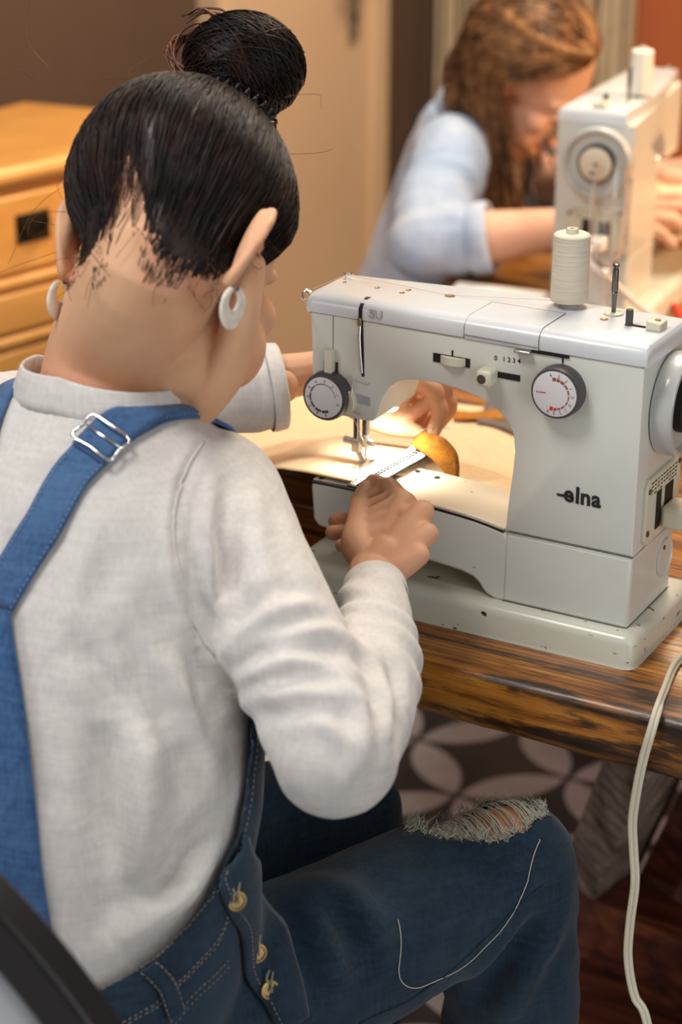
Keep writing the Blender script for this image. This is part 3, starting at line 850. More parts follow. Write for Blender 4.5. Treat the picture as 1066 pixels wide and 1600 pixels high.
    B(su, 'letter_fill', lid, s1)
    # top hardware
    T = 0.2474
    B(MB().lathe((-0.0985, 0.0755, T), (0, 0, 1), [(0, 0.0085), (0.0022, 0.0085), (0.003, 0.0075), (0.003, 0.0022), (0.062, 0.0020), (0.0635, 0.001)], 24), 'spool_pin', M_wheel)
    p2 = B(MB().lathe((-0.0565, 0.0725, T), (0, 0, 1), [(0, 0.0085), (0.0014, 0.0085), (0.0019, 0.0078), (0.0019, 0.003)], 24), 'pin_disc', M_cream)
    B(MB().lathe((-0.0565, 0.0725, T), (0, 0, 1), [(0, 0.0019), (0.018, 0.0022), (0.019, 0.0028), (0.020, 0.0022), (0.021, 0.0029), (0.039, 0.0026), (0.0395, 0.0018), (0.041, 0.0018), (0.0415, 0.0029), (0.0435, 0.0029), (0.044, 0.002)], 16), 'spool_pin', M_steel_dark, p2)
    bwn = B(MB().lathe((-0.0335, 0.0500, T), (0, 0, 1), [(0, 0.0036), (0.001, 0.0036), (0.001, 0.0032), (0.0125, 0.0032), (0.0135, 0.003)], 20), 'bobbin_winder', M_grey_dark)
    B(MB().box((-0.0255, 0.0495, T + 0.0006), (0.014, 0.0022, 0.0012)), 'winder_slot', M_black, bwn)
    wb = B(MB().prism([(-0.0165, T), (-0.0035, T), (-0.0035, T + 0.0065), (-0.0165, T + 0.0085)], 0.043, 0.060), 'winder_stop', M_cream, bevel=0.001)
    B(MB().cyl((-0.0095, 0.052, T + 0.0072), (-0.0095, 0.052, T + 0.0080), 0.0026, n=14), 'stop_screw', M_brass, wb)
    for x, y, r in ((-0.300, 0.044, .0019), (-0.2665, 0.043, .0024), (-0.2405, 0.040, .0024), (-0.2392, 0.050, .0024), (-0.200, 0.052, .0046), (-0.0575, 0.0545, .0034)):
        B(MB().lathe((x, y, T), (0, 0, 1), [(0, r), (0.0004, r), (0.0004, r * 0.6), (0.0001, r * 0.4)], 16), 'oil_hole', M_brass)
    eg = MB().tube([(-0.3125, 0.006, 0.2455), (-0.3165, 0.005, 0.2475), (-0.319, 0.004, 0.2445), (-0.3185, 0.003, 0.240), (-0.3155, 0.003, 0.239)], 0.0013, 8)
    B(eg, 'thread_hook', M_chrome)
    eg = MB().tube([(-0.3035, 0.0535, T), (-0.3035, 0.0535, T + 0.004), (-0.307, 0.0565, T + 0.0045), (-0.303, 0.0585, T + 0.0045), (-0.2985, 0.0565, T + 0.004)], 0.0009, 8)
    B(eg, 'thread_hook', M_chrome)
    # handwheel on the right face
    hc = (0.0, 0.058, 0.1840)
    hw = B(MB().lathe((0.001, hc[1], hc[2]), (1, 0, 0), [(0, 0.0405), (0.0018, 0.0438), (0.010, 0.0445), (0.0185, 0.0438), (0.0200, 0.0428), (0.0204, 0.0402), (0.0190, 0.0384), (0.0135, 0.0372), (0.0125, 0.021), (0.0125, 0.0)], 72, cap=False), 'handwheel', M_wheel, smooth=35)
    B(MB().lathe((0.0196, hc[1], hc[2]), (1, 0, 0), [(0, 0.0428), (0.0015, 0.0422), (0.0017, 0.0398), (0.0, 0.039)], 72, cap=False), 'wheel_rim', M_steel, hw)
    hb_ = B(MB().lathe((0.012, hc[1], hc[2]), (1, 0, 0), [(0, 0.0235), (0.010, 0.0235), (0.0105, 0.0215)], 48), 'wheel_hub', M_black, hw)
    B(MB().lathe((0.0222, hc[1], hc[2]), (1, 0, 0), [(0, 0.0205), (0.0012, 0.0205), (0.0015, 0.0195)], 48), 'hub_cap', M_arm_top, hw)
    hs = MB()
    for k in range(3):
        a = math.radians(60 * 0 + (k - 1) * 180 + 20) if k != 1 else 0
        r = 0.0 if k == 1 else 0.0125
        hs.cyl((0.0234, hc[1] + r * math.sin(a), hc[2] + r * math.cos(a)), (0.0241, hc[1] + r * math.sin(a), hc[2] + r * math.cos(a)), 0.0024, n=12)
    B(hs, 'hub_screws', M_black, hw)
    # socket plate, its lettering and the lamp-access plug
    sp = MB().prism([(0.0165, 0.120), (0.0225, 0.126), (0.090, 0.126), (0.096, 0.120), (0.096, 0.0715), (0.090, 0.066), (0.0225, 0.066), (0.0165, 0.0715)], 0.0, 0.0045, 'x')
    so = B(sp, 'socket_plate', M_cream, bevel=0.0015)
    B(MB().box((0.0048, 0.044, 0.0925), (0.0012, 0.010, 0.034)).box((0.0048, 0.068, 0.0925), (0.0012, 0.018, 0.032)), 'socket_holes', M_black, so)
    for y, z in ((0.022, 0.1155), (0.022, 0.0775), (0.0905, 0.1215)):
        B(MB().cyl((0.004, y, z), (0.0055, y, z), 0.0027, n=14), 'screw', M_steel_dark, so)
    tx = MB()
    RIGHT = Matrix(((0, 0, 1, 0), (1, 0, 0, 0), (0, 1, 0, 0), (0, 0, 0, 1)))
    for i in range(4):      # worn rating text: short illegible dashes
        for k in range(9):
            if rnd.random() < 0.8:
                tx.box((0.0047, 0.028 + k * 0.0068, 0.1215 - i * 0.0035 + 0.0), (0.0003, rnd.uniform(.003, .0056), 0.0010))
    B(tx, 'rating_marks', M_ink, so)
    rc = MB().lathe((0.0008, 0.079, 0.034), (1, 0, 0), [(0, 0.0175), (0.0016, 0.0175), (0.0018, 0.0165), (0.0006, 0.0155), (0.0006, 0.001)], 36)
    lc = B(rc, 'access_cap', paint)
    B(MB().cyl((0.001, 0.0755, 0.0445), (0.0022, 0.0755, 0.0445), 0.0021, n=12), 'cap_screw', M_steel_dark, lc)
    return t


mach = make_machine((0, 0, TZ), 0, 'pale grey free-arm sewing machine in front of the woman with the top bun', M_paint, M_lid, M_paint_base)


def lamp_under_head(t, energy):
    d = bpy.data.lights.new('machine_lamp_light', 'SPOT'); d.energy = energy; d.color = (1.0, 0.94, 0.82)
    d.spot_size = math.radians(135); d.spot_blend = 0.6; d.shadow_soft_size = 0.006
    o = bpy.data.objects.new('machine_lamp_light', d); COL.objects.link(o); o.parent = t
    o.location = (-0.262, 0.052, 0.034 + 0.1300); o.rotation_euler = (math.radians(6), math.radians(6), 0)


lamp_under_head(mach, 0.95)
mach2 = copy_tree(mach)
mach2.location = (-0.4521 + 0.0, 0.8675, TZ); mach2.rotation_euler = (0, 0, math.radians(-85))
mach2['label'] = 'second sewing machine, seen from its handwheel end, in front of the long-haired seamstress'

# ------------------------------------------------------------------ figure helpers


def loft_geo(secs, sub=5, n=28, cap=True, sq=2.0):
    """secs: (centre, half-vector a, half-vector b); smooth tube through the rings"""
    flat = catmull([np.concatenate([np.array(c, float), np.array(a, float), np.array(b_, float)]) for c, a, b_ in secs], sub)
    vs = []; fs = []
    for q in flat:
        c, a, b_ = q[:3], q[3:6], q[6:]
        for k in range(n):
            t = 2 * PI * k / n
            ct, st = math.cos(t), math.sin(t)
            if sq != 2.0:
                ct = math.copysign(abs(ct) ** (2 / sq), ct); st = math.copysign(abs(st) ** (2 / sq), st)
            vs.append(c + a * ct + b_ * st)
    m = len(flat)
    for i in range(m - 1):
        for k in range(n):
            k2 = (k + 1) % n
            fs.append((i * n + k, i * n + k2, (i + 1) * n + k2, (i + 1) * n + k))
    if cap: fs.append(tuple(range(n - 1, -1, -1))); fs.append(tuple(range((m - 1) * n, m * n)))
    return vs, fs


def limb_geo(pts, sub=6, n=20, round_ends=True):
    """pts: (x, y, z, r); tapered tube with rounded ends"""
    P = catmull(pts, sub)
    P = [np.array(p) for p in P]
    if round_ends:
        d0 = P[0][:3] - P[1][:3]; d0 /= np.linalg.norm(d0); d1 = P[-1][:3] - P[-2][:3]; d1 /= np.linalg.norm(d1)
        h = [np.append(P[0][:3] + d0 * P[0][3] * math.sin(a), P[0][3] * math.cos(a)) for a in (1.5, 1.2, 0.9, 0.6, 0.3)]
        t = [np.append(P[-1][:3] + d1 * P[-1][3] * math.sin(a), P[-1][3] * math.cos(a)) for a in (0.3, 0.6, 0.9, 1.2, 1.5)]
        P = h + P + t
    return tube_geo([p[:3] for p in P], [float(p[3]) for p in P], n)


def ball_geo(c, r, rot=None, n=20):
    vs = []; fs = []
    for i in range(n // 2 + 1):
        th = PI * i / (n // 2)
        for k in range(n):
            ph = 2 * PI * k / n
            v = Vector((r[0] * math.sin(th) * math.cos(ph), r[1] * math.sin(th) * math.sin(ph), r[2] * math.cos(th)))
            if rot is not None: v = rot @ v
            vs.append(Vector(c) + v)
    for i in range(n // 2):
        for k in range(n):
            k2 = (k + 1) % n
            fs.append((i * n + k, (i + 1) * n + k, (i + 1) * n + k2, i * n + k2))
    return vs, fs


def fuse(mb, voxel, smooth=6, name='fused', factor=0.5):
    """melt overlapping shapes into one smooth surface; returns (verts array, quads)"""
    me = bpy.data.meshes.new(name); me.from_pydata(mb.v, [], mb.f)
    bm = bmesh.new(); bm.from_mesh(me); bmesh.ops.remove_doubles(bm, verts=bm.verts, dist=1e-6)
    bmesh.ops.recalc_face_normals(bm, faces=bm.faces); bm.to_mesh(me); bm.free()
    ob = bpy.data.objects.new(name, me); COL.objects.link(ob)
    rm = ob.modifiers.new('r', 'REMESH'); rm.mode = 'VOXEL'; rm.voxel_size = voxel
    if smooth:
        sm = ob.modifiers.new('s', 'SMOOTH'); sm.iterations = smooth; sm.factor = factor
    dg = bpy.context.evaluated_depsgraph_get(); dg.update()
    out = bpy.data.meshes.new_from_object(ob.evaluated_get(dg))
    n = len(out.vertices); co = np.empty(n * 3); out.vertices.foreach_get('co', co)
    fs = [tuple(p.vertices) for p in out.polygons]
    bpy.data.objects.remove(ob); bpy.data.meshes.remove(me); bpy.data.meshes.remove(out)
    return co.reshape(-1, 3), fs


def normals_of(co, fs):
    f = np.array([q[:3] for q in fs]); a = co[f[:, 1]] - co[f[:, 0]]; b_ = co[f[:, 2]] - co[f[:, 0]]
    fn = np.cross(a, b_); nn = np.zeros_like(co)
    for k in range(len(fs[0]) if len(set(map(len, fs))) == 1 else 3):
        idx = np.array([q[k] for q in fs]); np.add.at(nn, idx, fn)
    return nn / np.maximum(1e-12, np.linalg.norm(nn, axis=1, keepdims=True))


def seg_dist(co, poly):
    """distance from every vertex to a polyline, and how far along it (0..1)"""
    P = np.array(poly, float); best = np.full(len(co), 1e9); along = np.zeros(len(co))
    L = np.concatenate([[0], np.cumsum(np.linalg.norm(np.diff(P, axis=0), axis=1))])
    for i in range(len(P) - 1):
        d = P[i + 1] - P[i]; l2 = d @ d
        t = np.clip(((co - P[i]) @ d) / l2, 0, 1)
        ds = np.linalg.norm(co - (P[i] + t[:, None] * d), axis=1)
        m_ = ds < best; best[m_] = ds[m_]; along[m_] = (L[i] + t[m_] * math.sqrt(l2)) / L[-1]
    return best, along


def fold(co, nrm, poly, amp, width, taper=True):
    """raise (amp > 0) or sink a soft crease along a polyline, with a matching hollow or ridge beside it"""
    d, s = seg_dist(co, poly)
    w = np.sin(np.clip(s, 0.02, 0.98) * PI) ** 0.6 if taper else 1.0
    g = np.exp(-(d / width) ** 2) - 0.45 * np.exp(-((d - 2.0 * width) / width) ** 2)
    return co + nrm * (amp * w * g)[:, None]


def np_mesh(name, co, fs, mat, parent=None, zo=(0, 0, 0), smooth=180):
    me = bpy.data.meshes.new(name); me.from_pydata((np.asarray(co) + np.array(zo)).tolist(), [], fs); me.update()
    return link_mesh(name, me, mat, parent, smooth)


def strands_geo(paths, r0, r1=None, n=3):
    """many thin tapered tubes; paths: list of (k,3) arrays"""
    vs = []; fs = []; off = 0
    for p in paths:
        p = np.asarray(p, float); k = len(p)
        t = np.gradient(p, axis=0); t /= np.maximum(1e-9, np.linalg.norm(t, axis=1, keepdims=True))
        ref = np.array([0.31, 0.52, 0.79]); s = np.cross(t, ref); s /= np.maximum(1e-9, np.linalg.norm(s, axis=1, keepdims=True)); u = np.cross(t, s)
        ra = r0 if np.isscalar(r0) else r0[0]
        rr = np.linspace(ra, r1 if r1 is not None else ra, k)[:, None]
        rings = [p + (s * math.cos(a) + u * math.sin(a)) * rr for a in [2 * PI * j / n for j in range(n)]]
        vs.append(np.stack(rings, 1).reshape(-1, 3))
        for i in range(k - 1):
            for j in range(n):
                j2 = (j + 1) % n
                fs.append((off + i * n + j, off + i * n + j2, off + (i + 1) * n + j2, off + (i + 1) * n + j))
        off += k * n
    return np.concatenate(vs), fs


def rot_to(d, up=(0, 0, 1)):
    """matrix whose Z runs along d"""
    z = Vector(d).normalized(); x = Vector(up).cross(z)
    x = x.normalized() if x.length > 1e-5 else z.orthogonal().normalized()
    return Matrix((x, z.cross(x), z)).transposed()


def head_shapes(mb, M, jaw=1.0):
    """a head in its own frame (x right, y forward, z up, origin between the ears), placed by M"""
    R3 = M.to_3x3()
    def ball(c, r, rot=None):
        vs, fs = ball_geo((0, 0, 0), r, rot, 24)
        mb.add([M @ (Vector(c) + v) for v in vs], fs)
    def limb(pts):
        vs, fs = limb_geo(pts, 5, 14); mb.add([M @ Vector(v) for v in vs], fs)
    ball((0, -0.004, 0.044), (0.0755, 0.0925, 0.080))
    ball((0, 0.030, 0.030), (0.066, 0.064, 0.068))
    ball((0, 0.044, -0.032), (0.055, 0.046, 0.066))
    ball((0, 0.066, -0.090), (0.024, 0.022, 0.018))
    for s in (-1, 1):
        limb([(s * 0.062, -0.004, -0.012, 0.012), (s * 0.0575, 0.006, -0.050, 0.014), (s * 0.043, 0.036, -0.078, 0.015), (s * 0.016, 0.066, -0.093, 0.015)])
        ball((s * 0.043, 0.062, -0.016), (0.022, 0.022, 0.020))          # cheekbone
        ball((s * 0.037, 0.055, -0.046), (0.026, 0.030, 0.034))          # cheek
        limb([(s * 0.012, 0.0915, 0.024, 0.006), (s * 0.034, 0.0865, 0.029, 0.007), (s * 0.054, 0.068, 0.022, 0.006)])   # brow
        ball((s * 0.0095, 0.1035, -0.037), (0.008, 0.010, 0.007))         # nostril wing
        ball((s * 0.031, 0.0795, 0.0055), (0.0155, 0.0125, 0.0100))       # eyelid
    limb([(0, 0.091, 0.014, 0.007), (0, 0.101, -0.012, 0.008), (0, 0.113, -0.032, 0.0095)])
    limb([(-0.020, 0.089, -0.064, 0.004), (0, 0.0965, -0.0615, 0.006), (0.020, 0.089, -0.064, 0.004)])
    limb([(-0.017, 0.088, -0.071, 0.004), (0, 0.0945, -0.0725, 0.007), (0.017, 0.088, -0.071, 0.004)])


def ear_shapes(mb, M, s, flare=28, back=0.0, tilt=0):
    """outer ear: bowl, rim and lobe, standing off the head"""
    base = Matrix.Translation((s * (0.0715 - 0.30 * back), -0.006 - back, 0.002 - 0.75 * back)) @ Matrix.Rotation(math.radians(-12 - tilt), 4, 'X') @ Matrix.Rotation(s * math.radians(flare), 4, 'Z') @ Matrix.Scale(1.0 + 3.2 * back, 4)
    T = M @ base
    rim = [(s * 0.004, 0.004, 0.012), (s * 0.006, 0.004, 0.028), (s * 0.008, -0.008, 0.036), (s * 0.011, -0.022, 0.030), (s * 0.012, -0.027, 0.012),
           (s * 0.010, -0.022, -0.008), (s * 0.007, -0.014, -0.022), (s * 0.005, -0.007, -0.031), (s * 0.004, 0.000, -0.028)]
    vs, fs = limb_geo([(*p, 0.0034 if i < 6 else 0.0042) for i, p in enumerate(rim)], 5, 10)
    mb.add([T @ Vector(v) for v in vs], fs)
    vs, fs = ball_geo((0, 0, 0), (0.0042, 0.0155, 0.029)); r = Matrix.Rotation(math.radians(14), 3, 'X')
    mb.add([T @ (Vector((s * 0.005, -0.011, 0.004)) + r @ v) for v in vs], fs)
    vs, fs = ball_geo((0, 0, 0), (0.004, 0.008, 0.010))
    mb.add([T @ (Vector((s * 0.005, -0.004, -0.026)) + v) for v in vs], fs)
    return T


def hand_shapes(mb, L, nails=None, fr=1.0):
    """a hand from joint positions: W wrist, im/mm/rm/pm knuckles, then each finger's joints; t* thumb"""
    V = {k: Vector(p) for k, p in L.items()}
    W = V['W']
    def limb(pts): mb.add(*limb_geo([(*p, r) for p, r in pts], 5, 14))
    # palm: metacarpal rays, thick at the heel
    for k, r0, r1 in (('im', .0115, .0105), ('mm', .0125, .0108), ('rm', .0125, .0100), ('pm', .0115, .0092)):
        a = W.lerp(V[k], 0.12) + (V[k] - V['mm']) * 0.28
        limb([(a, r0 * 1.05), (a.lerp(V[k], 0.5), r0 * 1.02), (V[k], r1)])
    for a, b_ in (('im', 'mm'), ('mm', 'rm'), ('rm', 'pm')):
        limb([(V[a].lerp(W, 0.15), .0098), (V[b_].lerp(W, 0.15), .0094)])
        limb([(V[a].lerp(W, 0.5), .0118), (V[b_].lerp(W, 0.5), .0112)])
    # wrist
    if 'F' in V: limb([(V['F'], 0.0225), (W.lerp(V['F'], 0.4), 0.0205), (W, 0.0195), (W.lerp(V['mm'], 0.3), 0.0165)])
    # thumb with its ball
    limb([(W.lerp(V['tc'], 0.5), .014), (V['tc'], .0150), (V['tc'].lerp(V['tm'], 0.6), .0132), (V['tm'], .0112), (V['ti'], .0098), (V['tt'], .0072)])
    limb([(V['tc'], .012), (V['im'].lerp(W, 0.35), .010)])
    limb([(V['tm'].lerp(V['tc'], 0.5), .0105), (V['im'].lerp(W, 0.2), .0100)])
    limb([(V['tm'].lerp(V['tc'], 0.15), .0085), (V['im'].lerp(V['ip'], 0.12), .0085)])
    limb([((V['tm'] + V['ti']) / 2, .0075), ((V['im'] + V['ip']) / 2, .0070)])
    limb([(V['ti'], .0070), (V['ip'].lerp(V['id'], 0.3), .0066)])
    for f, r in (('i', .0088), ('m', .0090), ('r', .0086), ('p', .0076)):
        k = V[f + 'm'] if f != 'm' else V['mm']
        p, d, t = V[f + 'p'], V[f + 'd'], V[f + 't']
        limb([(k, r * 1.16), (k.lerp(p, 0.5), r * 1.02), (p, r * 1.08), (p.lerp(d, 0.5), r * 0.94), (d, r * 0.96), (t, r * 0.80)])

# ------------------------------------------------------------------ seated woman at the near machine
WL = (-0.36, -0.40, 0.0)
wz = tuple(-c for c in WL)
woman = empty('person', WL)
tag(woman, 'woman with dark top bun in blue dungarees and grey top, sewing with her back turned', 'person')

HEAD = Matrix.Translation((-0.303, -0.220, 1.124)) @ Matrix.Rotation(math.radians(15), 4, 'Z') @ Matrix.Rotation(math.radians(-4), 4, 'Y') @ Matrix.Rotation(math.radians(-46), 4, 'X') @ Matrix.Scale(1.03, 4)

# right hand: pinching the strap at the needle, lower fingers curled under
RH = dict(F=(-0.150, -0.185, 0.846), W=(-0.1774, -0.1274, 0.8507), im=(-0.1786, -0.0694, 0.8910), mm=(-0.1575, -0.0780, 0.8900), rm=(-0.1450, -0.0930, 0.8785), pm=(-0.1425, -0.1120, 0.8670),
          tc=(-0.1982, -0.1137, 0.8647), tm=(-0.2132, -0.0842, 0.8740), ti=(-0.2275, -0.0547, 0.8765), tt=(-0.2400, -0.0240, 0.8765),
          ip=(-0.2110, -0.0350, 0.8860), id=(-0.2290, -0.0190, 0.8800), it=(-0.2420, -0.0075, 0.8770),
          mp=(-0.1890, -0.0370, 0.8676), md=(-0.221, -0.0431, 0.8575), mt=(-0.2453, -0.0678, 0.8602),
          rp=(-0.1790, -0.0550, 0.8552), rd=(-0.2146, -0.0607, 0.8521), rt=(-0.2391, -0.0844, 0.8569),
          pp=(-0.1757, -0.0761, 0.846), pd=(-0.2044, -0.0818, 0.8479), pt=(-0.2237, -0.0964, 0.8528))
# left hand behind the machine head, fingertips pinching a thread
LH = dict(F=(-0.385, 0.050, 0.931), W=(-0.345, 0.085, 0.935), im=(-0.275, 0.118, 0.935), mm=(-0.281, 0.138, 0.928), rm=(-0.292, 0.152, 0.915), pm=(-0.305, 0.160, 0.902),
          tc=(-0.325, 0.090, 0.915), tm=(-0.300, 0.092, 0.896), ti=(-0.278, 0.100, 0.888), tt=(-0.258, 0.108, 0.884),
          ip=(-0.247, 0.120, 0.922), id=(-0.239, 0.118, 0.903), it=(-0.243, 0.115, 0.886),
          mp=(-0.252, 0.146, 0.920), md=(-0.246, 0.150, 0.897), mt=(-0.256, 0.150, 0.879),
          rp=(-0.268, 0.166, 0.904), rd=(-0.264, 0.170, 0.882), rt=(-0.274, 0.166, 0.868),
          pp=(-0.286, 0.172, 0.888), pd=(-0.282, 0.176, 0.872), pt=(-0.290, 0.172, 0.862))

co_all = []; fs_all = []


def absorb(co, fs):
    o = sum(len(c) for c in co_all)
    co_all.append(np.asarray(co)); fs_all.extend(tuple(i + o for i in f) for f in fs)


# head and neck
m = MB(); head_shapes(m, HEAD)
EARS = [ear_shapes(m, HEAD, -1, 0), ear_shapes(m, HEAD, 1, 32, 0.035, 13)]
nk = [(-0.350, -0.262, 0.955, 0.070), (-0.347, -0.252, 1.005, 0.058), (-0.341, -0.243, 1.050, 0.0545), (*(HEAD @ Vector((0, -0.030, -0.030))), 0.052), (*(HEAD @ Vector((0, -0.018, 0.02))), 0.055)]
m.add(*limb_geo(nk, 6, 28))
for s in (-1, 1):      # trapezius slopes
    m.add(*limb_geo([(-0.345 + s * 0.025, -0.252, 1.022, 0.033), (-0.348 + s * 0.060, -0.258, 0.975, 0.026), (-0.35 + s * 0.09, -0.255, 0.945, 0.024)], 6, 16))
absorb(*fuse(m, 0.0022, 8))
# trunk, arms and legs (mostly under the clothes)
TORSO = [((-0.365, -0.425, 0.50), .165, (0, .125, 0)), ((-0.355, -0.410, 0.58), .176, (0, .122, -.01)), ((-0.350, -0.388, 0.68), .178, (0, .124, -.02)), ((-0.350, -0.355, 0.77), .174, (0, .119, -.03)),
         ((-0.355, -0.318, 0.86), .160, (0, .110, -.035)), ((-0.352, -0.285, 0.93), .152, (0, .098, -.03)), ((-0.350, -0.262, 0.980), .115, (0, .080, -.02)), ((-0.349, -0.252, 1.010), .075, (0, .064, -.015))]
R_SH, R_EL, R_WR = (-0.262, -0.240, 0.938), (-0.082, -0.3574, 0.8165), (-0.163, -0.150, 0.849)
L_SH, L_EL, L_WR = (-0.480, -0.235, 0.938), (-0.530, -0.085, 0.905), (-0.3666, 0.0457, 0.9286)
R_HIP, R_KN, R_AN = (-0.245, -0.385, 0.520), (-0.062, -0.090, 0.584), (-0.052, -0.045, 0.09)
L_HIP, L_KN, L_AN = (-0.455, -0.385, 0.555), (-0.262, -0.030, 0.545), (-0.28, 0.02, 0.09)


def lerp3(a, b_, t): return tuple(a[i] + (b_[i] - a[i]) * t for i in range(3))


def arm_pts(S, E, W, k):
    u = [(*S, .050 * k), (*lerp3(S, E, .35), .045 * k), (*lerp3(S, E, .75), .040 * k), (*E, .038 * k)]
    f = [(*E, .038 * k), (*lerp3(E, W, .3), .037 * k), (*lerp3(E, W, .7), .028 * k), (*W, .022 * k)]
    return u, f


m = MB()
m.add(*loft_geo([(c, (a * .93, 0, 0), tuple(v * .92 for v in b_)) for c, a, b_ in TORSO]))
for S, E, W in ((R_SH, R_EL, R_WR), (L_SH, L_EL, L_WR)):
    for p in arm_pts(S, E, W, 0.84): m.add(*limb_geo(p))
for H, K, A in ((R_HIP, R_KN, R_AN), (L_HIP, L_KN, L_AN)):
    m.add(*limb_geo([(*H, .070), (*lerp3(H, K, .5), .058), (*K, .0515)])); m.add(*limb_geo([(*K, .0515), (*lerp3(K, A, .3), .046), (*A, .034)]))
    m.add(*limb_geo([(A[0], A[1] - .02, .045, .034), (A[0], A[1] + .06, .035, .033), (A[0], A[1] + .15, .024, .022)]))
absorb(*fuse(m, 0.006, 6))
for hnd in (RH, LH):
    m = MB(); hand_shapes(m, hnd); absorb(*fuse(m, 0.0015, 8))
body = np_mesh('body', np.concatenate(co_all), fs_all, M_skin, woman, wz)

# long-sleeved top
m = MB()
m.add(*loft_geo([(c, (a * 1.05, 0, 0), tuple(v * 1.04 for v in b_)) for c, a, b_ in TORSO[1:]], n=40))
SL = dict(ru=[(-0.282, -0.248, 0.930, .055), (*R_SH, .0565), (-0.208, -0.275, 0.900, .0520), (-0.136, -0.322, 0.855, .0490), (*R_EL, .0460)],
          rf=[(*R_EL, .0460), (-0.098, -0.300, 0.821, .0435), (-0.118, -0.236, 0.833, .0385), (-0.143, -0.187, 0.843, .030), (*R_WR, .0255)],
          lu=[(-0.455, -0.245, 0.935, .056), (*L_SH, .057), (-0.515, -0.16, 0.925, .052), (*L_EL, .047)],
          lf=[(*L_EL, .047), (-0.475, -0.050, 0.913, .045), (-0.415, 0.003, 0.923, .041), (*L_WR, .0375)])
for k in SL: m.add(*limb_geo(SL[k], 8, 24))
co, fs = fuse(m, 0.0036, 8)


def cut(co, fs, p, d, rad):
    """open the cloth beyond the plane at p facing d, near p"""
    p = np.array(p); d = np.array(d, float); d /= np.linalg.norm(d)
    out = ((co - p) @ d > 0) & (np.linalg.norm(co - p, axis=1) < rad)
    fs = [f for f in fs if not all(out[list(f)])]
    # pull the boundary verts onto the plane for a clean edge
    used = np.zeros(len(co), bool)
    for f in fs: used[list(f)] = True
    k = np.where(out & used)[0]; co = co.copy(); co[k] -= np.outer((co[k] - p) @ d, d)
    idx = np.cumsum(used) - 1
    return co[used], [tuple(int(idx[i]) for i in f) for f in fs]


